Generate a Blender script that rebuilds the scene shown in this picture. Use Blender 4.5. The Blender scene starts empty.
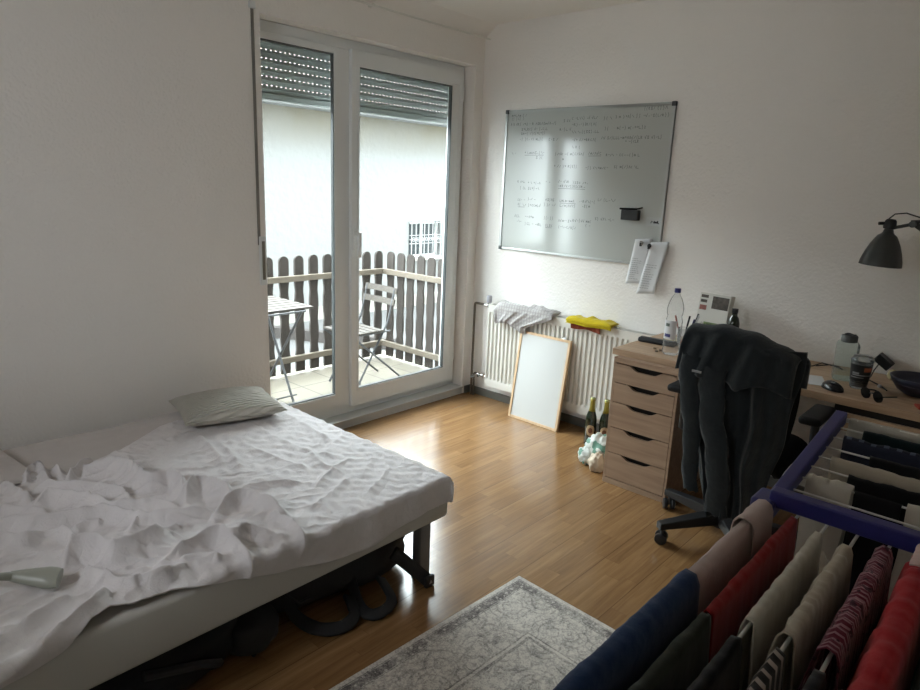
import bpy, bmesh, math, random
import numpy as np
from mathutils import Vector, Matrix, noise
PI = math.pi
random.seed(7)
C = bpy.context.scene.collection
ORG = {}          # world origin of every unrotated parent

# ------------------------------------------------------------------ materials
def lin(c):
    return tuple((v/12.92 if v <= .04045 else ((v+.055)/1.055)**2.4) for v in c)
def rgb(r, g, b):
    return lin((r/255, g/255, b/255)) + (1,)
MATS = {}
def mat(name, col, rough=.6, metal=0, spec=.5, bump=0, bscale=100, var=0, vscale=8, sheen=0, dist=.002):
    if name in MATS: return MATS[name]
    m = bpy.data.materials.new(name); m.use_nodes = True
    nt = m.node_tree; b = nt.nodes['Principled BSDF']
    b.inputs['Base Color'].default_value = col
    b.inputs['Roughness'].default_value = rough
    b.inputs['Metallic'].default_value = metal
    b.inputs['Specular IOR Level'].default_value = spec
    if sheen:
        b.inputs['Sheen Weight'].default_value = sheen; b.inputs['Sheen Roughness'].default_value = .5
    tc = nt.nodes.new('ShaderNodeTexCoord')
    if var:
        n = nt.nodes.new('ShaderNodeTexNoise'); n.inputs['Scale'].default_value = vscale; n.inputs['Detail'].default_value = 5
        nt.links.new(tc.outputs['Object'], n.inputs['Vector'])
        r = nt.nodes.new('ShaderNodeMapRange'); r.inputs['From Min'].default_value = .25; r.inputs['From Max'].default_value = .75
        r.inputs['To Min'].default_value = 1-var; r.inputs['To Max'].default_value = 1+var
        nt.links.new(n.outputs['Fac'], r.inputs['Value'])
        mx = nt.nodes.new('ShaderNodeVectorMath'); mx.operation = 'SCALE'; mx.inputs[0].default_value = col[:3]
        nt.links.new(r.outputs['Result'], mx.inputs['Scale']); nt.links.new(mx.outputs[0], b.inputs['Base Color'])
    if bump:
        n = nt.nodes.new('ShaderNodeTexNoise'); n.inputs['Scale'].default_value = bscale; n.inputs['Detail'].default_value = 3
        nt.links.new(tc.outputs['Object'], n.inputs['Vector'])
        bp = nt.nodes.new('ShaderNodeBump'); bp.inputs['Strength'].default_value = bump; bp.inputs['Distance'].default_value = dist
        nt.links.new(n.outputs['Fac'], bp.inputs['Height']); nt.links.new(bp.outputs[0], b.inputs['Normal'])
    MATS[name] = m
    return m
def nodes(name):
    m = bpy.data.materials.new(name); m.use_nodes = True
    MATS[name] = m
    return m, m.node_tree, m.node_tree.nodes['Principled BSDF']
def N(nt, t, **k):
    n = nt.nodes.new(t)
    for a, v in k.items():
        if a in n.inputs.keys(): n.inputs[a].default_value = v
        else: setattr(n, a, v)
    return n
def math_n(nt, op, a, b=None, c=None):
    n = nt.nodes.new('ShaderNodeMath'); n.operation = op
    for i, v in enumerate((a, b, c)):
        if v is None: continue
        if isinstance(v, (int, float)): n.inputs[i].default_value = v
        else: nt.links.new(v, n.inputs[i])
    return n.outputs[0]
def ramp(nt, fac, stops, interp='LINEAR'):
    r = nt.nodes.new('ShaderNodeValToRGB'); r.color_ramp.interpolation = interp
    while len(r.color_ramp.elements) < len(stops): r.color_ramp.elements.new(.5)
    for e, (p, c) in zip(r.color_ramp.elements, stops): e.position = p; e.color = c
    nt.links.new(fac, r.inputs[0]); return r.outputs[0]

def glass_mat(name, tint=(1, 1, 1, 1), refl=.09, rough=0.0, haze=0):
    m = bpy.data.materials.new(name); m.use_nodes = True; nt = m.node_tree; nt.nodes.clear()
    t = nt.nodes.new('ShaderNodeBsdfTransparent'); t.inputs[0].default_value = tint
    g = nt.nodes.new('ShaderNodeBsdfGlossy'); g.inputs['Roughness'].default_value = rough
    lw = nt.nodes.new('ShaderNodeLayerWeight'); lw.inputs['Blend'].default_value = refl*2
    mx = nt.nodes.new('ShaderNodeMixShader'); o = nt.nodes.new('ShaderNodeOutputMaterial')
    nt.links.new(lw.outputs['Fresnel'], mx.inputs[0]); nt.links.new(t.outputs[0], mx.inputs[1]); nt.links.new(g.outputs[0], mx.inputs[2])
    if haze:
        d_ = nt.nodes.new('ShaderNodeBsdfDiffuse'); d_.inputs[0].default_value = (.8, .82, .82, 1); m2 = nt.nodes.new('ShaderNodeMixShader'); m2.inputs[0].default_value = haze
        nt.links.new(mx.outputs[0], m2.inputs[1]); nt.links.new(d_.outputs[0], m2.inputs[2]); mx = m2
    nt.links.new(mx.outputs[0], o.inputs[0]); MATS[name] = m
    return m

def wallpaper():
    m, nt, b = nodes('woodchip_wallpaper')
    tc = N(nt, 'ShaderNodeTexCoord')
    n1 = N(nt, 'ShaderNodeTexNoise', Scale=75, Detail=3); nt.links.new(tc.outputs['Object'], n1.inputs['Vector'])
    n2 = N(nt, 'ShaderNodeTexVoronoi', Scale=60); nt.links.new(tc.outputs['Object'], n2.inputs['Vector'])
    h = math_n(nt, 'ADD', n1.outputs['Fac'], math_n(nt, 'MULTIPLY', n2.outputs['Distance'], -.5))
    bp = N(nt, 'ShaderNodeBump', Strength=.55, Distance=.005); nt.links.new(h, bp.inputs['Height'])
    nt.links.new(bp.outputs[0], b.inputs['Normal'])
    b.inputs['Base Color'].default_value = (.80, .77, .735, 1); b.inputs['Roughness'].default_value = .85
    b.inputs['Specular IOR Level'].default_value = .25
    return m
def laminate():
    m, nt, b = nodes('oak_laminate')
    tc = N(nt, 'ShaderNodeTexCoord'); sp = N(nt, 'ShaderNodeSeparateXYZ'); nt.links.new(tc.outputs['Object'], sp.inputs[0])
    x, y = sp.outputs[0], sp.outputs[1]
    W = .065
    row = math_n(nt, 'FLOOR', math_n(nt, 'DIVIDE', y, W))
    wn = N(nt, 'ShaderNodeTexWhiteNoise', noise_dimensions='1D'); nt.links.new(row, wn.inputs['W'])
    xo = math_n(nt, 'ADD', x, math_n(nt, 'MULTIPLY', wn.outputs['Value'], 3.7))
    xl = math_n(nt, 'DIVIDE', xo, .42)
    col = math_n(nt, 'FLOOR', xl)
    cv = N(nt, 'ShaderNodeCombineXYZ'); nt.links.new(row, cv.inputs[0]); nt.links.new(col, cv.inputs[1])
    w2 = N(nt, 'ShaderNodeTexWhiteNoise', noise_dimensions='2D'); nt.links.new(cv.outputs[0], w2.inputs['Vector'])
    mp = N(nt, 'ShaderNodeCombineXYZ')
    nt.links.new(math_n(nt, 'MULTIPLY', x, 2.2), mp.inputs[0]); nt.links.new(math_n(nt, 'MULTIPLY', y, 38), mp.inputs[1])
    nt.links.new(math_n(nt, 'MULTIPLY', w2.outputs['Value'], 40), mp.inputs[2])
    gr = N(nt, 'ShaderNodeTexNoise', Scale=1.3, Detail=6, Roughness=.65, Distortion=.6); nt.links.new(mp.outputs[0], gr.inputs['Vector'])
    f = math_n(nt, 'ADD', math_n(nt, 'MULTIPLY', gr.outputs['Fac'], .75), math_n(nt, 'MULTIPLY', w2.outputs['Value'], .16))
    c = ramp(nt, f, [(.2, rgb(108, 78, 48)), (.45, rgb(134, 101, 66)), (.65, rgb(150, 117, 80)), (.9, rgb(166, 133, 94))])
    # joints between strips
    fy = math_n(nt, 'FRACT', math_n(nt, 'DIVIDE', y, W)); fx = math_n(nt, 'FRACT', xl)
    jy = math_n(nt, 'LESS_THAN', fy, .03); jx = math_n(nt, 'LESS_THAN', fx, .006)
    b3 = math_n(nt, 'LESS_THAN', math_n(nt, 'FRACT', math_n(nt, 'DIVIDE', y, W*3)), .018)
    j = math_n(nt, 'MAXIMUM', math_n(nt, 'MULTIPLY', math_n(nt, 'MAXIMUM', jy, jx), .35), b3)
    mx = N(nt, 'ShaderNodeMix', data_type='RGBA'); nt.links.new(math_n(nt, 'MULTIPLY', j, .55), mx.inputs[0])
    nt.links.new(c, mx.inputs[6]); mx.inputs[7].default_value = rgb(70, 42, 20)
    nt.links.new(mx.outputs[2], b.inputs['Base Color'])
    b.inputs['Roughness'].default_value = .20; b.inputs['Specular IOR Level'].default_value = .55
    bp = N(nt, 'ShaderNodeBump', Strength=.12, Distance=.001)
    nt.links.new(math_n(nt, 'SUBTRACT', gr.outputs['Fac'], j), bp.inputs['Height']); nt.links.new(bp.outputs[0], b.inputs['Normal'])
    return m
def veneer(name, c1, c2, axis=1, rough=.5):
    m, nt, b = nodes(name)
    tc = N(nt, 'ShaderNodeTexCoord'); mp = N(nt, 'ShaderNodeMapping')
    s = [30, 30, 30]; s[axis] = 2.0; mp.inputs['Scale'].default_value = s
    nt.links.new(tc.outputs['Object'], mp.inputs[0])
    n = N(nt, 'ShaderNodeTexNoise', Scale=1.6, Detail=5, Distortion=.5); nt.links.new(mp.outputs[0], n.inputs['Vector'])
    nt.links.new(ramp(nt, n.outputs['Fac'], [(.3, c1), (.7, c2)]), b.inputs['Base Color'])
    b.inputs['Roughness'].default_value = rough
    return m
def rug_mat(L, Wd):
    m, nt, b = nodes('vintage_rug')
    tc = N(nt, 'ShaderNodeTexCoord'); sp = N(nt, 'ShaderNodeSeparateXYZ'); nt.links.new(tc.outputs['Object'], sp.inputs[0])
    # object origin sits at the rug centre
    dx = math_n(nt, 'SUBTRACT', L/2, math_n(nt, 'ABSOLUTE', sp.outputs[0]))
    dy = math_n(nt, 'SUBTRACT', Wd/2, math_n(nt, 'ABSOLUTE', sp.outputs[1]))
    d = math_n(nt, 'MINIMUM', dx, dy)
    wob = N(nt, 'ShaderNodeTexNoise', Scale=30, Detail=2); nt.links.new(tc.outputs['Object'], wob.inputs['Vector'])
    dd = math_n(nt, 'ADD', d, math_n(nt, 'MULTIPLY', math_n(nt, 'SUBTRACT', wob.outputs['Fac'], .5), .006))
    def band(a, c):
        return math_n(nt, 'MULTIPLY', math_n(nt, 'GREATER_THAN', dd, a), math_n(nt, 'LESS_THAN', dd, c))
    # little chain motif in the narrow border
    v = N(nt, 'ShaderNodeTexVoronoi', Scale=26, feature='DISTANCE_TO_EDGE'); nt.links.new(tc.outputs['Object'], v.inputs['Vector'])
    v2 = N(nt, 'ShaderNodeTexVoronoi', Scale=48); nt.links.new(tc.outputs['Object'], v2.inputs['Vector'])
    # scrolls: rings around large voronoi cells
    vs = N(nt, 'ShaderNodeTexVoronoi', Scale=8.5); 
    dist = N(nt, 'ShaderNodeTexNoise', Scale=9, Detail=2); nt.links.new(tc.outputs['Object'], dist.inputs['Vector'])
    ad = N(nt, 'ShaderNodeVectorMath', operation='MULTIPLY_ADD'); nt.links.new(dist.outputs['Color'], ad.inputs[0]); ad.inputs[1].default_value = (.05, .05, .05)
    nt.links.new(tc.outputs['Object'], ad.inputs[2]); nt.links.new(ad.outputs[0], vs.inputs['Vector'])
    rings = math_n(nt, 'GREATER_THAN', math_n(nt, 'SINE', math_n(nt, 'MULTIPLY', vs.outputs['Distance'], 30)), .72)
    small = math_n(nt, 'LESS_THAN', v.outputs['Distance'], .10)
    vine = math_n(nt, 'MAXIMUM', math_n(nt, 'MULTIPLY', rings, .55), math_n(nt, 'MULTIPLY', small, .35))
    dots = math_n(nt, 'LESS_THAN', v2.outputs['Distance'], .30)
    narrow = math_n(nt, 'MULTIPLY', band(.026, .060), math_n(nt, 'SUBTRACT', 1.0, math_n(nt, 'MULTIPLY', dots, .9)))
    lines = math_n(nt, 'MAXIMUM', math_n(nt, 'MAXIMUM', band(.020, .024), band(.062, .066)), math_n(nt, 'MAXIMUM', band(.245, .251), band(.262, .274)))
    light = math_n(nt, 'MAXIMUM', math_n(nt, 'LESS_THAN', dd, .019), band(.251, .261))
    wear = N(nt, 'ShaderNodeTexNoise', Scale=14, Detail=6, Roughness=.75); nt.links.new(tc.outputs['Object'], wear.inputs['Vector'])
    fine = N(nt, 'ShaderNodeTexNoise', Scale=160, Detail=3, Roughness=.8); nt.links.new(tc.outputs['Object'], fine.inputs['Vector'])
    pat = math_n(nt, 'MAXIMUM', math_n(nt, 'MAXIMUM', math_n(nt, 'MULTIPLY', vine, .55), math_n(nt, 'MULTIPLY', narrow, .62)), math_n(nt, 'MULTIPLY', lines, .5))
    pat = math_n(nt, 'MULTIPLY', pat, math_n(nt, 'SUBTRACT', 1.0, light))
    pat = math_n(nt, 'MULTIPLY', pat, math_n(nt, 'MULTIPLY_ADD', wear.outputs['Fac'], 1.6, -.15))
    pat = math_n(nt, 'ADD', pat, math_n(nt, 'MULTIPLY', math_n(nt, 'SUBTRACT', fine.outputs['Fac'], .42), 1.5))
    base = math_n(nt, 'ADD', pat, math_n(nt, 'MULTIPLY', math_n(nt, 'SUBTRACT', wear.outputs['Fac'], .5), .9))
    c = ramp(nt, base, [(.0, rgb(214, 208, 198)), (.3, rgb(176, 170, 163)), (.75, rgb(98, 93, 92))])
    nt.links.new(c, b.inputs['Base Color']); b.inputs['Roughness'].default_value = .95; b.inputs['Specular IOR Level'].default_value = .1
    bp = N(nt, 'ShaderNodeBump', Strength=.6, Distance=.003); nt.links.new(fine.outputs['Fac'], bp.inputs['Height']); nt.links.new(bp.outputs[0], b.inputs['Normal'])
    return m
def cloth(name, col, var=.08, wv=900, bump=.35, sheen=.15, stripes=None, check=None, mot=None):
    """woven fabric: fine weave bump; stripes/check=(axis, period, colour, share); mot=(scale, colour, threshold)"""
    if name in MATS: return MATS[name]
    m, nt, b = nodes(name)
    tc = N(nt, 'ShaderNodeTexCoord')
    n = N(nt, 'ShaderNodeTexNoise', Scale=14, Detail=4); nt.links.new(tc.outputs['Object'], n.inputs['Vector'])
    f = N(nt, 'ShaderNodeMapRange'); nt.links.new(n.outputs['Fac'], f.inputs['Value'])
    for k, v in (('From Min', .25), ('From Max', .75), ('To Min', 1-var), ('To Max', 1+var)): f.inputs[k].default_value = v
    sc = N(nt, 'ShaderNodeVectorMath', operation='SCALE'); nt.links.new(f.outputs[0], sc.inputs['Scale'])
    sc.inputs[0].default_value = col[:3]
    src = None
    sp = N(nt, 'ShaderNodeSeparateXYZ'); nt.links.new(tc.outputs['Object'], sp.inputs[0])
    def mixin(fac, colour):
        nonlocal src
        mx = N(nt, 'ShaderNodeMix', data_type='RGBA'); nt.links.new(fac, mx.inputs[0])
        if src is None: mx.inputs[6].default_value = col
        else: nt.links.new(src, mx.inputs[6])
        mx.inputs[7].default_value = colour; src = mx.outputs[2]
    for s in (stripes or []):
        fr = math_n(nt, 'FRACT', math_n(nt, 'DIVIDE', sp.outputs[s[0]], s[1])); mixin(math_n(nt, 'LESS_THAN', fr, s[3]), s[2])
    if mot:
        v = N(nt, 'ShaderNodeTexNoise', Scale=mot[0], Detail=2); nt.links.new(tc.outputs['Object'], v.inputs['Vector'])
        mixin(math_n(nt, 'GREATER_THAN', v.outputs['Fac'], mot[2]), mot[1])
    if src is not None: nt.links.new(src, sc.inputs[0])
    nt.links.new(sc.outputs[0], b.inputs['Base Color'])
    b.inputs['Roughness'].default_value = .9; b.inputs['Specular IOR Level'].default_value = .15
    b.inputs['Sheen Weight'].default_value = sheen
    w = N(nt, 'ShaderNodeTexNoise', Scale=wv, Detail=2); nt.links.new(tc.outputs['Object'], w.inputs['Vector'])
    w2 = N(nt, 'ShaderNodeTexNoise', Scale=55, Detail=4); nt.links.new(tc.outputs['Object'], w2.inputs['Vector'])
    h = math_n(nt, 'ADD', math_n(nt, 'MULTIPLY', w.outputs['Fac'], .4), w2.outputs['Fac'])
    bp = N(nt, 'ShaderNodeBump', Strength=bump, Distance=.004); nt.links.new(h, bp.inputs['Height']); nt.links.new(bp.outputs[0], b.inputs['Normal'])
    return m

# ------------------------------------------------------------------ mesh builder
class MB:
    def __init__(s): s.v = []; s.f = []; s.mi = []; s.cur = 0
    def add(s, vs, fs):
        o = len(s.v); s.v += [tuple(v) for v in vs]; s.f += [tuple(i+o for i in f) for f in fs]; s.mi += [s.cur]*len(fs); return s
    def box(s, x0, x1, y0, y1, z0, z1, M=None, bev=0):
        if bev > 0:
            bm = bmesh.new(); bmesh.ops.create_cube(bm, size=1)
            for v in bm.verts:
                v.co = Vector(((x0+x1)/2+v.co.x*(x1-x0), (y0+y1)/2+v.co.y*(y1-y0), (z0+z1)/2+v.co.z*(z1-z0)))
            bmesh.ops.bevel(bm, geom=bm.edges[:], offset=bev, segments=3, affect='EDGES', profile=.5)
            bm.verts.index_update()
            vs = [v.co.copy() for v in bm.verts]; fs = [[v.index for v in f.verts] for f in bm.faces]; bm.free()
        else:
            vs = [Vector((x, y, z)) for x in (x0, x1) for y in (y0, y1) for z in (z0, z1)]
            fs = [(0, 1, 3, 2), (4, 6, 7, 5), (0, 4, 5, 1), (2, 3, 7, 6), (0, 2, 6, 4), (1, 5, 7, 3)]
        if M is not None: vs = [M @ v for v in vs]
        return s.add(vs, fs)
    def tube(s, pts, r, n=10, caps=True, rs=None):
        pts = [Vector(p) for p in pts]; L = len(pts); vs = []; fs = []
        t0 = (pts[1]-pts[0]).normalized(); up = Vector((0, 0, 1)) if abs(t0.z) < .9 else Vector((1, 0, 0))
        a = t0.cross(up).normalized()
        for i, p in enumerate(pts):
            t = (pts[min(i+1, L-1)]-pts[max(i-1, 0)]).normalized()
            a = (a - t*a.dot(t)).normalized(); b = t.cross(a)
            rr = rs[i] if rs else r
            for k in range(n):
                an = 2*PI*k/n; vs.append(p+a*math.cos(an)*rr+b*math.sin(an)*rr)
        for i in range(L-1):
            for k in range(n):
                k2 = (k+1) % n; fs.append((i*n+k, i*n+k2, (i+1)*n+k2, (i+1)*n+k))
        if caps: fs.append(tuple(range(n))[::-1]); fs.append(tuple((L-1)*n+k for k in range(n)))
        return s.add(vs, fs)
    def lathe(s, prof, c, n=24, M=None, cap0=True, cap1=True):
        """prof: (r, z) list, c: base centre"""
        vs = []; fs = []; c = Vector(c)
        for r, z in prof:
            for k in range(n):
                an = 2*PI*k/n; v = Vector((r*math.cos(an), r*math.sin(an), z))
                if M is not None: v = M @ v
                vs.append(c+v)
        L = len(prof)
        for i in range(L-1):
            for k in range(n):
                k2 = (k+1) % n; fs.append((i*n+k, i*n+k2, (i+1)*n+k2, (i+1)*n+k))
        if cap0 and prof[0][0] > 1e-5: fs.append(tuple(range(n))[::-1])
        if cap1 and prof[-1][0] > 1e-5: fs.append(tuple((L-1)*n+k for k in range(n)))
        return s.add(vs, fs)
    def prism(s, poly, lo, hi, axis=2, M=None):
        """poly of 2D points extruded along axis; (a,b) fill the other two axes in order"""
        vs = []; n = len(poly)
        for h in (lo, hi):
            for a, b in poly:
                v = [a, b]; v.insert(axis, h); v = Vector(v); vs.append(M @ v if M is not None else v)
        fs = [tuple(range(n))[::-1], tuple(range(n, 2*n))]+[(i, (i+1) % n, n+(i+1) % n, n+i) for i in range(n)]
        return s.add(vs, fs)
    def grid(s, P):
        """P[i][j] points"""
        a = len(P); b = len(P[0])
        return s.add([p for r in P for p in r], [(i*b+j, i*b+j+1, (i+1)*b+j+1, (i+1)*b+j) for i in range(a-1) for j in range(b-1)])
    def build(s, name, m, parent=None, loc=None, smooth=False, solid=0, bevel=0, sub=0, kind=None, offs=-1):
        mats = m if isinstance(m, (list, tuple)) else [m]
        me = bpy.data.meshes.new(name)
        if parent is not None: org = ORG[parent.name]
        elif loc is not None: org = Vector(loc)
        else:
            xs = [v[0] for v in s.v]; ys = [v[1] for v in s.v]; zs = [v[2] for v in s.v]
            org = Vector(((min(xs)+max(xs))/2, (min(ys)+max(ys))/2, min(zs)))
        me.from_pydata([tuple(Vector(v)-org) for v in s.v], [], s.f); 
        bm = bmesh.new(); bm.from_mesh(me); bmesh.ops.remove_doubles(bm, verts=bm.verts, dist=1e-6); bmesh.ops.recalc_face_normals(bm, faces=bm.faces); bm.to_mesh(me) if not any(s.mi) else None; bm.free()
        me.update()
        for q in mats: me.materials.append(q)
        if any(s.mi):
            for p, i in zip(me.polygons, s.mi): p.material_index = i
        o = bpy.data.objects.new(name, me); C.objects.link(o)
        if smooth:
            for p in me.polygons: p.use_smooth = True
            if smooth != 'all':
                try: me.set_sharp_from_angle(angle=math.radians(40))
                except Exception: pass
        if parent is not None: o.parent = parent
        else: o.location = org
        ORG[o.name] = org
        if bevel:
            b = o.modifiers.new('bevel', 'BEVEL'); b.width = bevel; b.segments = 2; b.limit_method = 'ANGLE'; b.angle_limit = .6
        if solid:
            b = o.modifiers.new('solid', 'SOLIDIFY'); b.thickness = solid; b.offset = offs
        if sub:
            b = o.modifiers.new('sub', 'SUBSURF'); b.levels = sub; b.render_levels = sub
        if kind: o['kind'] = kind
        return o
def thing(name, label, cat, loc, group=None):
    o = bpy.data.objects.new(name, None); C.objects.link(o); o.location = loc; o.empty_display_size = .1
    ORG[o.name] = Vector(loc); return tag(o, label, cat, group)
def tag(o, label, cat, group=None, kind=None):
    o['label'] = label; o['category'] = cat
    if group: o['group'] = group
    if kind: o['kind'] = kind
    return o
def struct(name, mb, m, **k):
    return mb.build(name, m, kind='structure', **k)
def Rz(a): return Matrix.Rotation(a, 4, 'Z')
def T(x, y, z): return Matrix.Translation((x, y, z))
def nz(x, y, z=0): return noise.noise(Vector((x, y, z)))

# ------------------------------------------------------------------ palette
WALL = wallpaper()
CEIL = mat('ceiling_paint', (.78, .75, .71, 1), .9, bump=.3, bscale=90)
PVC = mat('white_pvc', (.72, .74, .74, 1), .35, spec=.4)
GASKET = mat('grey_gasket', (.08, .09, .09, 1), .6)
OAKV = veneer('greyed_oak_veneer', rgb(150, 124, 103), rgb(172, 146, 122))
OAKTOP = veneer('oak_desk_veneer', rgb(160, 132, 106), rgb(186, 158, 130))
BLK = mat('black_plastic', (.012, .012, .013, 1), .45)
BLKG = mat('black_gloss_plastic', (.010, .010, .012, 1), .25)
DKM = mat('hollow_shade', (.015, .012, .010, 1), .8)  # near-black that paints shade into drawer hollows and the desk gap
WHM = mat('white_enamel', (.66, .645, .60, 1), .35)
CHROME = mat('chrome', (.55, .55, .54, 1), .25, 1)
ALU = mat('aluminium', (.42, .43, .42, 1), .35, .9)
BLUE = mat('blue_plastic', rgb(38, 38, 104), .45)
WIRE = mat('white_coated_wire', (.60, .60, .57, 1), .4)
PINE = veneer('pale_wood', rgb(196, 164, 128), rgb(214, 186, 150), 2)
CLEAR = glass_mat('clear_plastic', (.985, .99, .99, 1), .05, .18, haze=.10)
CLEARG = glass_mat('green_tinted_plastic', (.90, .955, .935, 1), .07, .15, haze=.10)

# ------------------------------------------------------------------ room shell
XN, YN, H = -4.3, -3.8, 2.576
OX0, OX1, OZ = -1.717, -.087, 2.318           # balcony door opening
floor = struct('floor', MB().box(XN, 0, YN, 0, -.1, 0), laminate(), loc=(0, 0, 0))
struct('ceiling', MB().box(XN-.2, .2, YN-.2, .3, H, H+.15), CEIL)
w = MB(); w.box(XN-.2, OX0, 0, .30, -.1, H); w.box(OX1, .2, 0, .14, -.1, H); w.box(.06, .2, .14, .30, -.1, H); w.box(OX0, OX1, 0, .30, OZ, H); w.box(OX1, .06, .14, .30, OZ, H)
struct('wall_left', w, WALL)
struct('wall_right', MB().box(0, .2, YN-.2, 0, -.1, H), WALL)
VY0, VY1, VZ0, VZ1 = -1.86, -1.24, 1.37, 1.97     # window added out of view, left of the camera, for fill light
w = MB(); w.box(XN-.2, XN, YN-.2, VY0, -.1, H); w.box(XN-.2, XN, VY1, 0, -.1, H); w.box(XN-.2, XN, VY0, VY1, -.1, VZ0); w.box(XN-.2, XN, VY0, VY1, VZ1, H)
struct('wall_back', w, WALL)
fw_ = MB(); fw_.box(XN-.12, XN-.06, VY0, VY0+.05, VZ0, VZ1); fw_.box(XN-.12, XN-.06, VY1-.05, VY1, VZ0, VZ1); fw_.box(XN-.12, XN-.06, VY0, VY1, VZ0, VZ0+.05); fw_.box(XN-.12, XN-.06, VY0, VY1, VZ1-.05, VZ1)
struct('added_fill_window', fw_, PVC)
struct('wall_near', MB().box(XN, 0, YN-.2, YN, -.1, H), WALL)
BB = mat('grey_baseboard', rgb(98, 96, 90), .5)
struct('baseboard_right', MB().box(-.016, 0, YN, -.001, 0, .055), BB, bevel=.003)
b = MB(); b.box(XN, OX0, -.016, 0, 0, .055); b.box(OX1+.02, -.016, -.016, 0, 0, .055)
struct('baseboard_left', b, BB, bevel=.003)
# coving above the balcony door
struct('trim_1', MB().prism([(-.095, H), (0, H), (0, 2.500), (-.012, 2.503), (-.018, 2.515), (-.085, H-.012)], XN, -.0005, axis=0), CEIL, smooth=True)
r = thing('curtain_rail', 'thin white curtain rail running along the coving above the balcony door', 'curtain rail', (-1.8, -.02, 2.50))
MB().tube([(-3.6, -.045, 2.489), (-.006, -.045, 2.489)], .006, 8).build('rod', WHM, r, smooth=True)
for x in (-1.02, -2.6):
    MB().box(x-.008, x+.008, -.05, 0, 2.484, 2.500, bev=.002).build('bracket', WHM, r)

# balcony door: fixed pane and opening leaf
d = thing('door_1', 'white plastic balcony door with a fixed pane and an opening leaf', 'door', (-.9, .12, 0)); d['kind'] = 'structure'
del d['label'], d['category']
def ring(mb, x0, x1, z0, z1, w, y0, y1, wb=None, wt=None):
    wb = wb or w; wt = wt or w
    mb.box(x0, x0+w, y0, y1, z0, z1); mb.box(x1-w, x1, y0, y1, z0, z1)
    mb.box(x0+w, x1-w, y0, y1, z0, z0+wb); mb.box(x0+w, x1-w, y0, y1, z1-wt, z1)
fr = MB(); ring(fr, -1.7165, -.089, .056, 2.316, .018, .10, .135, wb=.055, wt=.055); fr.box(-.144, -.107, .10, .135, .111, 2.261)
fr.box(-1.177, -1.075, .10, .135, .111, 2.261); fr.box(-1.6985, -1.177, .10, .135, .111, .185)
fr.build('door_frame', PVC, d, bevel=.004)
bd = MB(); ring(bd, -1.715, -1.177, .185, 2.261, .018, .088, .10, wt=.036); bd.build('glazing_bead', PVC, d, bevel=.003)
g = MB(); g.box(-1.698, -1.18, .118, .122, .19, 2.23); g.build('fixed_pane', glass_mat('window_glass', (.93, .97, .96, 1), .05), d)
g = MB(); ring(g, -1.697, -1.1945, .2025, 2.2255, .007, .096, .118); g.build('gasket', GASKET, d)
lf = MB(); ring(lf, -1.083, -.118, .098, 2.268, .042, .072, .128, wb=.105, wt=.082); lf.box(-.218, -.160, .072, .128, .203, 2.186)
leaf = lf.build('door_leaf', PVC, d, bevel=.005)
g = MB(); ring(g, -1.042, -.218, .203, 2.188, .012, .068, .073); g.build('glazing_bead', PVC, leaf, bevel=.003)
g = MB(); ring(g, -1.041, -.230, .2135, 2.1765, .006, .074, .10); g.build('gasket', GASKET, leaf)
MB().box(-1.05, -.21, .104, .108, .20, 2.19).build('pane', MATS['window_glass'], leaf)
h = MB(); h.box(-1.076, -1.048, .062, .073, 1.115, 1.245, bev=.005); h.tube([(-1.060, .066, 1.215), (-1.060, .030, 1.215)], .010, 12)
h.box(-1.072, -1.048, .014, .034, 1.075, 1.227, bev=.007)
h.build('door_handle', mat('handle_white', (.72, .73, .72, 1), .3), leaf, smooth=True)
h = MB()
for z in (.30, 2.14): h.tube([(-.108, .09, z-.05), (-.108, .09, z+.05)], .009, 10)
h.build('hinge', PVC, d, smooth=True)
th = MB(); th.box(OX0, OX1, .0005, .10, -.12, .048); th.box(OX0, OX1+.0, -.012, .10, .048, .058); th.box(OX0, OX1, .10, .14, -.12, .056); th.box(OX0, .06, .14, .30, -.12, .04)
struct('trim_2', th, mat('threshold_metal', rgb(180, 180, 178), .35, spec=.6), bevel=.002)

# roller shutter with light slots
def shutter():
    t = thing('roller_shutter', 'grey roller shutter lowered over the top of the balcony door', 'roller shutter', (-.9, .25, 1.9))
    m = mat('shutter_grey', rgb(176, 180, 178), .75, spec=.2)
    z0, pitch = 1.943, .0455; x0, x1 = OX0+.005, .055
    k = 0; z = z0+.034
    s = MB()
    while z < 2.35:
        s.prism([(.228, z+.0), (.222, z+.010), (.219, z+.024), (.223, z+.0400), (.232, z+.0400), (.232, z+.0)], x0, x1, axis=0)
        # narrow perforated neck between two slats
        x = x0+.01
        s.box(x0, x0+.01, .225, .231, z+.0395, z+pitch+.001)
        while x+.03 < x1:
            s.box(x+.0125, x+.030, .225, .231, z+.0395, z+pitch+.001); x += .030
        s.box(x, x1, .225, .231, z+.0395, z+pitch+.001)
        z += pitch
    s.build('slats', m, t)
    MB().box(x0, x1, .215, .238, z0, z0+.036, bev=.004).build('bottom_bar', m, t)
    for a, b in ((OX0, OX0+.03), (.045, .06)):
        s = MB(); s.box(a, b, .20, .213, .06, OZ); s.box(a, b, .24, .253, .06, OZ); s.box(a, b, .213, .24, .06, .07); s.build('guide_rail', PVC, t)
shutter()
t = thing('shutter_strap', 'shutter pull strap with its wall winder left of the balcony door', 'strap', (-1.76, 0, .98))
MB().box(-1.768, -1.752, -.0045, -.002, 1.18, 2.335).build('strap', mat('strap_grey', rgb(124, 122, 116), .8), t)
MB().box(-1.778, -1.742, -.010, 0, 2.33, 2.365, bev=.003).build('strap_guide', PVC, t)
wp = MB(); wp.box(-1.762, -1.722, -.012, 0, .965, 1.225, bev=.004); wp.build('winder_plate', PVC, t)
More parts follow.
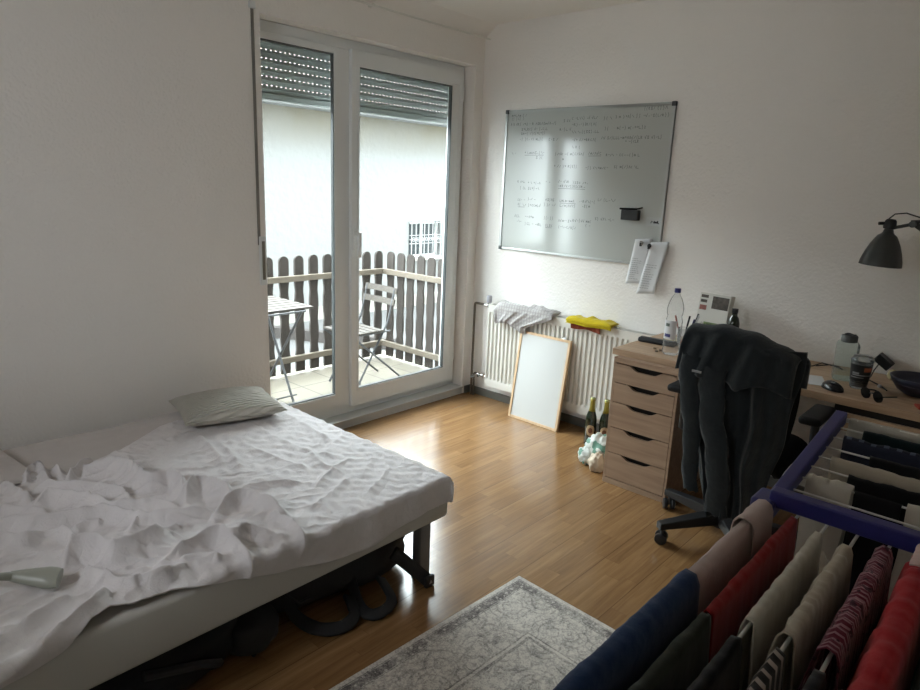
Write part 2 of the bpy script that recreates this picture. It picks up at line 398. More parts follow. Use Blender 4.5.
MB().box(-1.750, -1.734, -.0155, -.0125, .995, 1.200).build('winder_slot', mat('strap_grey2', rgb(120, 116, 104), .7), t)

fc = MB(); fc.box(-12, 12, .0, .30, H+.15, 9.5); fc.box(-12, XN-.2, 0, .30, -1, H+.15); fc.box(.2, 12, 0, .30, -1, H+.15); fc.box(-12, 12, -9, -.0, 9.3, 9.5)  # unseen upper storeys, added to keep sky light off the neighbour's wall
struct('sky_block_facade', fc, mat('facade_render', (.42, .41, .38, 1), .95))
# ------------------------------------------------------------------ outside: balcony, street, neighbour
tile = MB(); tile.box(-4.2, .30, .30, 1.34, -.14, 0)
m, nt, b_ = nodes('balcony_tiles')
tc = N(nt, 'ShaderNodeTexCoord'); br = N(nt, 'ShaderNodeTexBrick', offset=0, Scale=1.0)
for k, v in (('Brick Width', .3), ('Row Height', .3), ('Mortar Size', .006), ('Color1', rgb(112, 105, 92)), ('Color2', rgb(104, 98, 86)), ('Mortar', rgb(78, 74, 65))): br.inputs[k].default_value = v
nt.links.new(tc.outputs['Object'], br.inputs['Vector']); nt.links.new(br.outputs['Color'], b_.inputs['Base Color']); b_.inputs['Roughness'].default_value = .7
struct('balcony_floor', tile, m, loc=(0, 0, 0))
struct('street_ground', MB().box(-14, 22, .31, 30, -1.0, -.85), mat('asphalt', rgb(84, 84, 84), .95, bump=.5, bscale=60, var=.12, vscale=3))
FW = mat('weathered_fence_wood', rgb(58, 52, 48), .85, var=.18, vscale=20)
RW = mat('pale_rail_wood', rgb(104, 95, 84), .8, var=.1, vscale=20)
fence = thing('picket_fence', 'weathered dark picket fence with two pale rails around the balcony', 'fence', (-1, 1.2, 0))
def picket(cx, cy, ax):
    """board outline: rounded top and wavy edges; ax 0: board lies in xz, 1: in yz"""
    z0, z1 = .02, .95; n = 40; L = []; Rr = []
    for i in range(n+1):
        z = z0+(z1-.038-z0)*i/n; q = (z-z0)/(z1-z0)
        hw = .041 - .008*(math.exp(-((q-.70)/.05)**2)+math.exp(-((q-.45)/.05)**2)+math.exp(-((q-.22)/.05)**2))
        L.append((-hw, z)); Rr.append((hw, z))
    arc = [(.040*math.cos(a), z1-.038+.038*math.sin(a)) for a in [PI*k/10 for k in range(1, 10)]]
    poly = L[::-1]+Rr+arc; mb = MB()
    poly = [((cx if ax == 0 else cy)+a, z+random.uniform(-.002, .002)*0) for a, z in poly]
    if ax == 0: mb.prism(poly, cy, cy+.018, axis=1)
    else: mb.prism(poly, cx, cx+.018, axis=0)
    return mb
xs = [.118-.136*k for k in range(23)]
for x in xs: picket(x, 1.205, 0).build('picket', FW, fence)
for y in (1.115, .985, .865, .74, .62, .50, .385): picket(.165, y, 1).build('picket', FW, fence)
for z in (.755, .115):
    rl = MB(); rl.box(-3.1, .14, 1.165, 1.203, z, z+.045); rl.build('rail', RW, fence, bevel=.003)
    rl = MB(); rl.box(.125, .163, .305, 1.203, z, z+.045); rl.build('rail', RW, fence, bevel=.003)

# house
HX0, HX1, HY, GZ = -9, 15, 6.2, -.85
house = thing('neighbour_house', 'long white rendered neighbouring house with a gutter seen through the balcony door', 'building', (3, 7.5, GZ))
hw = MB(); WX = [(5.17, 6.03), (6.14, 7.1)]; z0, z1 = .10, .80
segs = [HX0, WX[0][0], WX[0][1], WX[1][0], WX[1][1], HX1]
for i in range(5):
    a, b = segs[i], segs[i+1]
    if i in (1, 3): hw.box(a, b, HY, HY+.3, GZ, z0); hw.box(a, b, HY, HY+.3, z1, 2.62)
    else: hw.box(a, b, HY, HY+.3, GZ, 2.62)
hw.box(HX0, HX1, HY+4, HY+4.3, GZ, 2.62); hw.box(HX0, HX0+.3, HY+.3, HY+4, GZ, 2.62); hw.box(HX1-.3, HX1, HY+.3, HY+4, GZ, 2.62)
m, nt, b_ = nodes('old_white_render')
tc = N(nt, 'ShaderNodeTexCoord'); n = N(nt, 'ShaderNodeTexNoise', Scale=1.1, Detail=8, Roughness=.7); nt.links.new(tc.outputs['Object'], n.inputs['Vector'])
sp = N(nt, 'ShaderNodeSeparateXYZ'); nt.links.new(tc.outputs['Object'], sp.inputs[0])
st = math_n(nt, 'MULTIPLY', math_n(nt, 'MULTIPLY_ADD', sp.outputs[2], 1.6, -4.5), math_n(nt, 'MULTIPLY', n.outputs['Fac'], .9))
nt.links.new(ramp(nt, st, [(0, (.215, .218, .216, 1)), (.55, (.165, .148, .11, 1))]), b_.inputs['Base Color'])
n2 = N(nt, 'ShaderNodeTexNoise', Scale=9, Detail=5); nt.links.new(tc.outputs['Object'], n2.inputs['Vector'])
bp = N(nt, 'ShaderNodeBump', Strength=.5, Distance=.03); nt.links.new(n2.outputs['Fac'], bp.inputs['Height']); nt.links.new(bp.outputs[0], b_.inputs['Normal'])
b_.inputs['Roughness'].default_value = .95
hw.build('outer_wall', m, house)
MB().prism([(HY-.35, 2.66), (HY-.35, 2.74), (HY+2.2, 4.0), (HY+4.7, 2.74), (HY+4.7, 2.66), (HY+2.2, 3.9)], HX0-.3, HX1+.3, axis=0).build('roof', mat('roof_tiles', rgb(96, 80, 74), .9, bump=.5, bscale=12), house)
MB().box(HX0, HX1, HY-.30, HY+.05, 2.61, 2.655).build('eaves_board', mat('eaves', (.3, .31, .31, 1), .7), house)
gt = MB(); poly = [(HY-.40+.06*math.cos(a), 2.70+.06*math.sin(a)) for a in [PI+PI*k/10 for k in range(11)]]
gt.prism(poly+[(HY-.345, 2.71), (HY-.455, 2.71)], HX0-.3, HX1+.3, axis=0)
gt.build('gutter', mat('zinc', rgb(150, 158, 160), .4, .6), house)
for k in range(20): MB().box(HX0+1+k*1.0, HX0+1.02+k*1.0, HY-.466, HY-.335, 2.635, 2.712).build('gutter_bracket', mat('zinc_dark', rgb(110, 118, 120), .5, .5), house)
MB().box(HX0, HX1, HY-.04, HY, GZ, GZ+.22).build('plinth', mat('plinth_grey', rgb(150, 148, 142), .9), house)
for a, b in WX:
    wn = MB(); ring(wn, a, b, z0, z1, .05, HY+.10, HY+.15); wn.box((a+b)/2-.03, (a+b)/2+.03, HY+.10, HY+.15, z0, z1)
    wn_o = wn.build('window', PVC, house)
    MB().box(a+.04, b-.04, HY+.12, HY+.125, z0+.04, z1-.04).build('pane', mat('dark_window_glass', (.05, .06, .065, 1), .1), wn_o)
    gr = MB()
    k = a+.05
    while k < b:
        gr.tube([(k, HY-.03, z0-.02), (k, HY-.03, z1+.02)], .010, 6); k += .115
    for z in (z0+.02, z0+.28, z0+.36, z0+.44, z1-.02): gr.tube([(a-.01, HY-.03, z), (b+.01, HY-.03, z)], .008, 6)
    k = a+.05
    while k < b-.1:
        cx = k+.057; gr.tube([(cx+.036*math.cos(q), HY-.03, z0+.36+.036*math.sin(q)) for q in [2*PI*j/12 for j in range(13)]], .007, 5); k += .115
    gr.build('window_grille', mat('white_grille', (.3, .3, .3, 1), .5), wn_o)
    MB().box(a-.05, b+.05, HY-.06, HY, z0-.05, z0-.005).build('window_sill', mat('sill_stone', rgb(170, 168, 160), .8), house)
tag(MB().prism([(-.0, 0), (.0, .16), (.14, .16), (.14, 0)], -1.2, 1.3, axis=0, M=T(2.0, 4.9, GZ) @ Rz(math.radians(-62))).build('timber_beam', mat('dark_timber', rgb(66, 62, 60), .9)), 'dark timber beam lying on the asphalt behind the picket fence', 'beam')

# plants beyond the fence
def weeds(cx, cy, z, n, h, rad, label):
    mb = MB(); rr = random.Random(3)
    for i in range(n):
        a = rr.uniform(0, 2*PI); q = rad*math.sqrt(rr.random()); bx, by = cx+q*math.cos(a), cy+q*math.sin(a)
        hh = h*rr.uniform(.5, 1); lx, ly = rr.uniform(-.1, .1), rr.uniform(-.1, .1); w = rr.uniform(.006, .014); da = rr.uniform(0, PI)
        P = []
        for k in range(5):
            t_ = k/4; ww = w*(1-t_)**.6
            c = Vector((bx+lx*t_*t_, by+ly*t_*t_, z+hh*t_*(1-.15*t_))); u = Vector((math.cos(da), math.sin(da), 0))*ww
            P.append([c-u, c+u])
        mb.grid(P)
    return tag(mb.build('weeds', mat('leaf_green', rgb(120, 150, 80), .7, var=.3, vscale=9)), label, 'weeds', kind='stuff')
weeds(-.74, 1.62, -.85, 500, .95, .30, 'tuft of green weeds growing behind the picket fence')

# folding table
SW = mat('weathered_grey_slats', rgb(70, 64, 58), .75, var=.12, vscale=25)
IRON = mat('dark_iron', rgb(70, 70, 72), .5, .3)
t = thing('folding_table', 'folding bistro table with grey wooden slats and crossed metal legs', 'table', (-1.36, .72, 0))
for k in range(7):
    y = .50+k*.075; MB().box(-1.70, -1.065, y, y+.058, .683, .699, bev=.003).build('slat', SW, t)
f = MB()
for x in (-1.62, -1.14): f.tube([(x, .49, .675), (x, 1.01, .675)], .008, 8)
f.tube([(-1.62, .49, .675), (-1.14, .49, .675)], .007, 8); f.tube([(-1.62, 1.01, .675), (-1.14, 1.01, .675)], .007, 8)
f.build('table_frame', IRON, t, smooth=True)
for x, sx in ((-1.62, 1), (-1.14, -1)):
    MB().tube([(x, .53, .668), (x, 1.03, .009)], .009, 8).build('leg', IRON, t, smooth=True)
    MB().tube([(x+.02*sx, .97, .668), (x+.02*sx, .62, .009)], .009, 8).build('leg', IRON, t, smooth=True)
MB().tube([(-1.62, 1.0, .05), (-1.14, 1.0, .05)], .006, 8).build('crossbar', IRON, t, smooth=True)
MB().tube([(-1.60, .64, .05), (-1.12, .64, .05)], .006, 8).build('crossbar', IRON, t, smooth=True)
# folding chair (faces the table)
t = thing('folding_chair', 'folding bistro chair with grey wooden slats standing on the balcony', 'chair', (-.52, .66, 0))
for k in range(5):
    x = -.73+k*.062; MB().box(x, x+.048, .50, .86, .435, .450, bev=.003).build('seat_slat', SW, t)
for yy in (.52, .84):
    MB().tube([(-.72, yy, .43), (-.20, yy, .009)], .008, 8).build('leg', IRON, t, smooth=True)
    MB().tube([(-.68, yy+.012, .009), (-.37, yy+.012, .50), (-.305, yy+.012, .745)], .008, 8).build('leg', IRON, t, smooth=True)
    MB().tube([(-.74, yy, .43), (-.36, yy, .43)], .007, 8).build('seat_frame', IRON, t, smooth=True)
for z, x in ((.62, -.335), (.705, -.31)):
    P = []
    for j in range(9):
        y = .50+.37*j/8; bow = .02*math.sin(PI*j/8)
        P.append([(x+bow, y, z), (x+bow+.012, y, z+.045)])
    MB().grid(P).build('back_slat', SW, t, solid=.012)
MB().tube([(-.645, .52, .06), (-.645, .85, .06)], .006, 8).build('crossbar', IRON, t, smooth=True)

# ------------------------------------------------------------------ whiteboard
WY0, WY1, WZ0, WZ1 = -.227, -1.423, 1.109, 2.028
wb = thing('whiteboard', 'large aluminium framed whiteboard covered in faint handwritten formulas', 'whiteboard', (0, (WY0+WY1)/2, WZ0))
MB().box(-.010, -.002, WY1+.01, WY0-.01, WZ0+.01, WZ1-.01).build('writing_surface', mat('whiteboard_enamel', (.43, .445, .42, 1), .13, spec=.6), wb)
f = MB(); f.box(-.016, 0, WY1, WY0, WZ0, WZ0+.014); f.box(-.016, 0, WY1, WY0, WZ1-.014, WZ1); f.box(-.016, 0, WY1, WY1+.014, WZ0+.014, WZ1-.014); f.box(-.016, 0, WY0-.014, WY0, WZ0+.014, WZ1-.014)
f.build('frame', ALU, wb, bevel=.002)
for y in (WY0, WY1):
    for z in (WZ0, WZ1):
        sy = 1 if y == WY0 else -1; sz = 1 if z == WZ1 else -1
        MB().box(-.020, -.0, *sorted((y+.003*sy, y-.022*sy)), *sorted((z+.003*sz, z-.022*sz)), bev=.003).build('corner_cap', mat('grey_corner_cap', rgb(62, 64, 64), .5), wb)
ROWS = [(-0.273,-0.401,1.994),(-0.275,-0.368,1.974),(-0.269,-0.625,1.938),(-0.36,-0.578,1.905),(-0.357,-0.543,1.879),(-0.352,-0.533,1.843),(-0.583,-0.657,1.839),(-0.688,-0.742,1.949),(-0.748,-0.93,1.962),(-0.664,-0.747,1.898),(-0.752,-0.934,1.925),(-0.756,-0.938,1.881),(-0.76,-0.93,1.833),(-0.764,-0.816,1.791),(-0.974,-1.026,1.955),(-1.053,-1.395,1.961),(-0.985,-1.006,1.896),(-1.07,-1.245,1.898),(-0.968,-1.36,1.842),(-1.131,-1.214,1.821),(-1.233,-1.363,2.0),(-0.291,-0.318,1.753),(-0.398,-0.553,1.757),(-0.492,-0.543,1.727),(-0.641,-0.866,1.749),(-0.888,-0.978,1.753),(-1.012,-1.232,1.744),(-0.7,-0.716,1.718),(-0.64,-0.815,1.674),(-0.874,-1.03,1.667),(-1.073,-1.24,1.676),(-0.354,-0.413,1.571),(-0.44,-0.531,1.565),(-0.582,-0.632,1.573),(-0.681,-0.777,1.58),(-0.79,-0.906,1.575),(-0.376,-0.416,1.53),(-0.443,-0.547,1.528),(-0.683,-0.885,1.552),(-0.363,-0.422,1.451),(-0.448,-0.514,1.461),(-0.591,-0.666,1.462),(-0.704,-0.824,1.461),(-0.848,-0.962,1.463),(-0.984,-1.094,1.479),(-0.366,-0.425,1.42),(-0.452,-0.556,1.42),(-0.581,-0.669,1.43),(-0.707,-0.827,1.431),(-0.874,-0.931,1.435),(-0.344,-0.377,1.344),(-0.431,-0.497,1.343),(-0.589,-0.664,1.344),(-0.703,-0.8,1.335),(-0.812,-0.94,1.342),(-0.973,-1.106,1.363),(-0.366,-0.407,1.309),(-0.435,-0.566,1.297),(-0.605,-0.656,1.298),(-0.707,-0.84,1.295),(-0.909,-0.955,1.319)]
GLY = [[(0,0),(.5,1),(1,0)],[(0,1),(0,0),(1,.1)],[(0,.9),(.9,.9),(.2,.5),(.9,.1),(0,0)],[(.9,.9),(.2,.8),(.1,.2),(.9,.1)],[(0,0),(0,1),(.7,.7),(.1,.5),(.8,0)],
       [(0,.5),(1,.5)],[(.5,1.3),(.2,.9),(.4,.4),(.1,-.3)],[(0,.8),(.4,0),(.9,1.2)],[(0,0),(.9,1)],[(0,1),(1,0)],[(.1,.3),(.9,.3)],[(.1,.6),(.9,.6)],[(.5,-.3),(.2,.4),(.5,1.2)],[(.2,-.3),(.6,.4),(.2,1.2)],
       [(0,0),(.1,.8),(.5,.1),(.7,.8),(1,.1)],[(.1,.7),(.5,.9),(.9,.6),(.5,.4),(.1,.7)]]
ink = MB(); rr = random.Random(11)
def stroke(mb, pts, X, w=.0012):
    for (a, b), (c, e) in zip(pts[:-1], pts[1:]):
        dy, dz = c-a, e-b; L = math.hypot(dy, dz) or 1; ny, nzz = -dz/L*w, dy/L*w
        mb.add([(X, a+ny, b+nzz), (X, c+ny, e+nzz), (X, c-ny, e-nzz), (X, a-ny, b-nzz)], [(0, 1, 2, 3)])
for i, (ya, yb, z) in enumerate(ROWS):
    y = ya; hgt = .016
    while y > yb:
        g_ = rr.choice(GLY); wch = rr.uniform(.008, .014)
        stroke(ink, [(y-p*wch, z-.008+q*hgt*rr.uniform(.85, 1.1)) for p, q in g_], -.0104)
        y -= wch+.004+(rr.random() < .15)*.010
    if rr.random() < .08: stroke(ink, [(ya, z-.016), (yb, z-.015)], -.0104)
ink.build('handwriting', mat('marker_ink', rgb(96, 100, 98), .6), wb)
# things hanging on the board
t = thing('pen_tray', 'black magnetic pen holder stuck low on the whiteboard', 'pen holder', (-.03, -1.22, 1.37))
MB().box(-.048, -.011, -1.278, -1.168, 1.370, 1.430, bev=.004).build('holder', BLK, t)
h = MB(); h.tube([(-.030, -1.150, 1.434), (-.030, -1.262, 1.437)], .006, 10); h.tube([(-.030, -1.262, 1.438), (-.030, -1.296, 1.446)], .0045, 8); h.build('marker_pen', BLKG, t, smooth=True)
t = thing('sticker', 'small clear sticker with dark lettering at the right edge of the whiteboard', 'sticker', (-.011, -1.36, 1.355))
MB().box(-.0115, -.0105, -1.412, -1.318, 1.345, 1.395).build('label_sheet', mat('clear_film', rgb(178, 182, 180), .2), t)
s_ = MB(); rr = random.Random(5)
for k in range(6): stroke(s_, [(-1.348-.009*k+p*-.008, 1.360+q*.014) for p, q in rr.choice(GLY)], -.0120, .0022)
s_.build('lettering', BLK, t)
def paper(name, label, y0, y1, ztop, zbot, slant, X, seed):
    t = thing(name, label, 'paper sheet', (X, (y0+y1)/2, zbot), 'paper sheets clipped to the whiteboard')
    P = []; n = 14
    for i in range(n+1):
        q = i/n; row = []
        for j in range(7):
            s = j/6; row.append((X-.004*math.sin(s*PI+seed)-.012*q*abs(s-.5)-.006*q, y0+(y1-y0)*s+slant*q, ztop+(zbot-ztop)*q+.012*s*(1-2*seed % 1)))
        P.append(row)
    MB().grid(P).build('sheet', mat('white_paper', (.62, .63, .64, 1), .8), t, smooth=True, solid=.0006)
    tx = MB(); rr = random.Random(seed)
    for k in range(11):
        q = .42+.045*k; z = ztop+(zbot-ztop)*q; ya = y0+(y1-y0)*.15+slant*q; yb = y0+(y1-y0)*(.5+.35*rr.random())+slant*q
        for part in range(4):
            a = ya+(yb-ya)*part/4; b = a+(yb-ya)*.19
            tx.add([(X-.026, a, z), (X-.026, b, z), (X-.026, b, z+.0022), (X-.026, a, z+.0022)], [(0, 1, 2, 3)])
    tx.build('print', mat('grey_print', rgb(120, 122, 124), .8), t)
    return t
paper('note_sheet', 'left of two white paper sheets clipped to the whiteboard corner', -1.268, -1.372, 1.262, .995, .030, -.022, 1)
paper('note_sheet', 'right of two white paper sheets clipped to the whiteboard corner, longer and tilted', -1.375, -1.482, 1.252, .945, .055, -.030, 2)
for i, (y, z) in enumerate(((-1.315, 1.243), (-1.368, 1.232))):
    t = thing('magnet_clip', ['left metal magnet clip above the paper sheets', 'dark magnet clip between the two paper sheets'][i], 'clip', (-.04, y, z))
    MB().lathe([(.0, .0), (.012, .0), (.013, .006), (.008, .012), (0, .012)], (-.033, y, z), 16, M=Matrix.Rotation(-PI/2, 4, 'Y')).build('disc', [CHROME, BLK][i], t, smooth=True)
    MB().box(-.052, -.034, y-.004, y+.004, z-.018, z+.004, bev=.002).build('grip', BLK, t)

# ------------------------------------------------------------------ radiator
RY0, RY1, RZ0, RZ1 = -.235, -1.485, .125, .722
rad = thing('radiator', 'white ribbed panel radiator on the wall under the whiteboard', 'radiator', (-.08, -.86, RZ0))
P = []
n = 36; pitch = (RY0-RY1)/n
prof = []
for k in range(n):
    y = RY0-k*pitch
    prof += [(y, -.108), (y-pitch*.30, -.108), (y-pitch*.42, -.094), (y-pitch*.72, -.094), (y-pitch*.86, -.108)]
prof.append((RY1, -.108))
zs = [(RZ0+.0, 1), (RZ0+.05, 1), (RZ0+.065, 0), (RZ1-.065, 0), (RZ1-.05, 1), (RZ1-.004, 1)]
P = [[(-.108 if fl else x, y, z) for y, x in prof] for z, fl in zs]
MB().grid(P).build('front_panel', WHM, rad)
c = MB(); c.box(-.106, -.04, RY1, RY1+.002, RZ0, RZ1-.004); c.box(-.106, -.04, RY0-.002, RY0, RZ0, RZ1-.004); c.build('side_cover', WHM, rad)
c = MB(); c.box(-.110, -.102, RY1, RY0, RZ1-.006, RZ1); c.box(-.045, -.038, RY1, RY0, RZ1-.006, RZ1)
for k in range(84):
    y = RY1+.004+k*(RY0-RY1-.01)/83; c.box(-.102, -.045, y, y+.005, RZ1-.005, RZ1-.001)
c.build('top_grille', WHM, rad)
MB().box(-.050, -.038, RY1+.01, RY0-.01, RZ0, RZ1-.01).build('back_panel', WHM, rad)
MB().box(-.042, -.001, -1.2, -1.17, .3, .65).build('wall_bracket', WHM, rad); MB().box(-.042, -.001, -.5, -.47, .3, .65).build('wall_bracket', WHM, rad)
pm = mat('bronze_pipe', rgb(96, 88, 76), .4, .5)
t = thing('heating_pipe', 'dark bronze heating pipe in the corner feeding the radiator', 'pipe', (-.05, -.06, 0))
MB().tube([(-.05, -.058, .0), (-.05, -.058, .12), (-.05, -.058, .68), (-.051, -.062, .697), (-.054, -.075, .703), (-.06, -.17, .703)], .0085, 12).build('riser', pm, t, smooth=True)
v = MB(); v.tube([(-.062, -.165, .703), (-.065, -.236, .703)], .012, 12); v.tube([(-.064, -.205, .69), (-.064, -.205, .725)], .013, 12); v.build('valve', CHROME, t, smooth=True)
v = MB(); v.lathe([(.014, 0), (.019, .008), (.019, .045), (.014, .052), (0, .052)], (-.064, -.205, .724), 18); v.build('thermostat_head', mat('thermostat_grey', rgb(168, 168, 176), .4), t, smooth=True)
t = thing('return_valve', 'chrome return valve at the lower left end of the radiator', 'valve', (-.06, -.15, .12))
v = MB(); v.tube([(-.05, -.082, .0), (-.05, -.082, .17), (-.055, -.095, .178), (-.064, -.13, .178)], .0075, 10); v.build('pipe', pm, t, smooth=True)
v = MB(); v.tube([(-.064, -.125, .178), (-.066, -.236, .175)], .0095, 10); v.tube([(-.064, -.15, .178), (-.088, -.15, .172)], .011, 10); v.tube([(-.064, -.19, .165), (-.064, -.19, .195)], .014, 10); v.tube([(-.050, -.082, .155), (-.076, -.082, .150)], .014, 12)
v.build('valve_body', CHROME, t, smooth=True)

# ------------------------------------------------------------------ draped cloths
def drape_on_edge(name, label, cat, m, y0, y1, skew, dropf, back, seed, heap=0, shrink=0, xf=-.118, ztop=.7225, thick=.003, fold=.006, layers=1, hemslant=0, group=None, lift=.005):
    """cloth lying over the front rim of the radiator: a sheet running back over the top and down the front"""
    mb = MB(); 
    for L in range(layers):
        P = []; nu, nv = 46, 40; off = lift+L*.007
        for i in range(nv+1):
            s = -back+(back+dropf)*i/nv          # path length, 0 at rim
            row = []
            for j in range(nu+1):
                u = j/nu; y = y0+(y1-y0)*u
                loc_drop = 1+hemslant*(u-.5)*2+.10*math.sin(u*7+seed)
                ss = s*loc_drop if s > 0 else s*(1+.12*math.sin(u*5+seed*2))
                f_ = fold*(math.sin(u*19+seed+ss*9)+.7*math.sin(u*37+seed*3+ss*14))*min(1, .35+abs(ss)*7)+.010*nz(u*5+seed, ss*14, L)
                r0 = off+.012
                if ss < 0: p = (xf-ss, y, ztop+off+max(0, f_+.004))
                elif ss < r0*PI/2: a = ss/r0; p = (xf-math.sin(a)*r0, y, ztop+off-r0+r0*math.cos(a)+abs(f_)*.4)
                else:
                    q = ss-r0*PI/2; p = (xf-r0-max(0, f_)-.003, y+skew*q+fold*.9*math.sin(ss*40+u*9), ztop+off-r0-q)
                qq = max(0, ss-r0*PI/2); wdt = 1-shrink*min(1, qq/.09)
                hz = heap*(.55+.9*nz(u*4+seed, ss*9+seed, 3))*math.sin(PI*min(1, max(0, u)))**.5*max(0, 1-max(0, ss)/.05)*min(1, (ss+back)/.03)
                p = (p[0]-hz*.3, y0+(p[1]-y0)*wdt, p[2]+hz)
                row.append(p)
            P.append(row)
        mb.grid(P)
    return tag(mb.build(name, m, smooth='all', solid=thick), label, cat, group)
KT = cloth('kitchen_towel_weave', (.42, .40, .39, 1), stripes=[(1, .022, (.30, .285, .28, 1), .25), (2, .022, (.32, .30, .30, 1), .2)])
drape_on_edge('kitchen_towel', 'crumpled grey and white checked towel draped over the left end of the radiator', 'towel', KT, -.325, -.80, 0, .135, .080, 2.0, fold=.010, layers=2, hemslant=.12, heap=.060, shrink=.42)
drape_on_edge('yellow_cloth', 'folded yellow cloth lying on top of the radiator', 'cloth', cloth('yellow_microfibre', rgb(190, 168, 26), .12), -.905, -1.225, 0, .030, .075, 5.0, fold=.004, layers=3, heap=.022, shrink=.2)
drape_on_edge('red_cloth', 'dark red cloth folded beneath the yellow cloth on the radiator', 'cloth', cloth('dark_red_cloth', rgb(112, 50, 30), .12), -.935, -1.15, -.1, .050, .07, 1.0, fold=.002, layers=1, lift=.001, xf=-.112)

# framed board leaning on the radiator
t = thing('picture_frame', 'empty white board in a pale wooden frame leaning against the radiator', 'picture frame', (-.20, -.75, 0))
a0 = Vector((-.205, -.548, 0)); U = Vector((-.008, -.402, .0)).normalized(); Vv = Vector((.085, .0, .585)).normalized(); W_ = U.cross(Vv).normalized()
M = Matrix(((U.x, Vv.x, W_.x, a0.x), (U.y, Vv.y, W_.y, a0.y), (U.z, Vv.z, W_.z, a0.z), (0, 0, 0, 1)))
fw, fh = .405, .60
f = MB(); 
f.box(0, .016, 0, fh, -.011, .011, M=M); f.box(fw-.016, fw, 0, fh, -.011, .011, M=M); f.box(.016, fw-.016, 0, .016, -.011, .011, M=M); f.box(.016, fw-.016, fh-.016, fh, -.011, .011, M=M)
f.build('frame', PINE, t)
MB().box(.014, fw-.014, .014, fh-.014, -.006, .006, M=M).build('panel', mat('white_panel', (.55, .56, .55, 1), .25), t)
MB().box(fw-.075, fw-.045, fh, fh+.014, -.006, .004, M=M).build('hanger', CHROME, t)

# bottles behind the carrier bag
GLB = mat('dark_bottle_glass', (.012, .018, .008, 1), .12, spec=.7)
GOLD = mat('gold_foil', rgb(150, 140, 62), .4, .6)
LBL = mat('bottle_label', rgb(176, 150, 118), .7)
def beer(x, y, label):
    t = thing('bottle', label, 'bottle', (x, y, 0), 'dark glass bottles beside the drawer unit')
    MB().lathe([(.0, .002), (.030, .0), (.0345, .006), (.0345, .165), (.031, .19), (.020, .225), (.0145, .245)], (x, y, 0), 24).build('glass', GLB, t, smooth='all')
    MB().lathe([(.0215, .2225), (.0155, .245), (.0145, .285), (.0155, .287), (.0155, .296)], (x, y, 0), 24).build('foil', GOLD, t, smooth='all')
    MB().lathe([(.0150, .296), (.0160, .298), (.0150, .306), (.0, .307)], (x, y, 0), 24).build('cap', mat('cap_gold', rgb(170, 172, 120), .3, .7), t, smooth='all')
    # oval label facing the room
    P = []; fa = math.atan2(-3.1-y, -3.6-x)
    for i in range(13):
        q = -1+2*i/12; hw = math.sqrt(max(0, 1-q*q))*.75+.02; P.append([(x+.0353*math.cos(fa+hw*(j/4-1)), y+.0353*math.sin(fa+hw*(j/4-1)), .105+q*.036) for j in range(9)])
    lb = MB().grid(P).build('label', LBL, t, smooth='all')
    P = []
    for i in range(7):
        q = -1+2*i/6; hw = math.sqrt(max(0, 1-q*q))*.36+.01; P.append([(x+.0357*math.cos(fa+hw*(j/3-1)), y+.0357*math.sin(fa+hw*(j/3-1)), .105+q*.019) for j in range(7)])
    MB().grid(P).build('emblem', mat('label_emblem', rgb(104, 66, 46), .7), lb, smooth='all')
beer(-.245, -1.212, 'dark bottle with gold foil neck, the one further from the drawer unit')
beer(-.215, -1.292, 'dark bottle with gold foil neck, half hidden by the drawer unit')
# crumpled bag
def blob(c, rx, ry, rz, seed, amp=.25, fr=2.2, n=40):
    P = []
    for i in range(n//2+1):
        th_ = PI*i/(n//2); row = []
        for j in range(n+1):
            ph = 2*PI*j/n; v = Vector((math.sin(th_)*math.cos(ph), math.sin(th_)*math.sin(ph), math.cos(th_)))
            k = 1+amp*(abs(nz(v.x*fr+seed, v.y*fr, v.z*fr))*2-.5)+amp*.5*abs(nz(v.x*fr*3, v.y*fr*3+seed, v.z*fr*3))
            row.append((c[0]+v.x*rx*k, c[1]+v.y*ry*k, max(.001, c[2]+v.z*rz*k)))
        P.append(row)
    return P
t = thing('carrier_bag', 'crumpled white plastic bag with green print beside the drawer unit', 'bag', (-.46, -1.40, 0))
GB = cloth('green_printed_plastic', (.55, .57, .53, 1), mot=(16, rgb(104, 142, 126), .56), bump=.15, wv=60, sheen=0); 
GB.node_tree.nodes['Principled BSDF'].inputs['Roughness'].default_value = .35
MB().grid(blob((-.44, -1.405, .088), .080, .092, .082, 2, .22)).build('bag_body', GB, t, smooth='all')
MB().grid(blob((-.50, -1.355, .045), .050, .055, .046, 6, .25)).build('bag_fold', GB, t, smooth='all')
MB().grid(blob((-.545, -1.445, .045), .045, .045, .055, 9, .25)).build('bag_lining', mat('pale_bag_lining', rgb(196, 180, 158), .6), t, smooth='all')

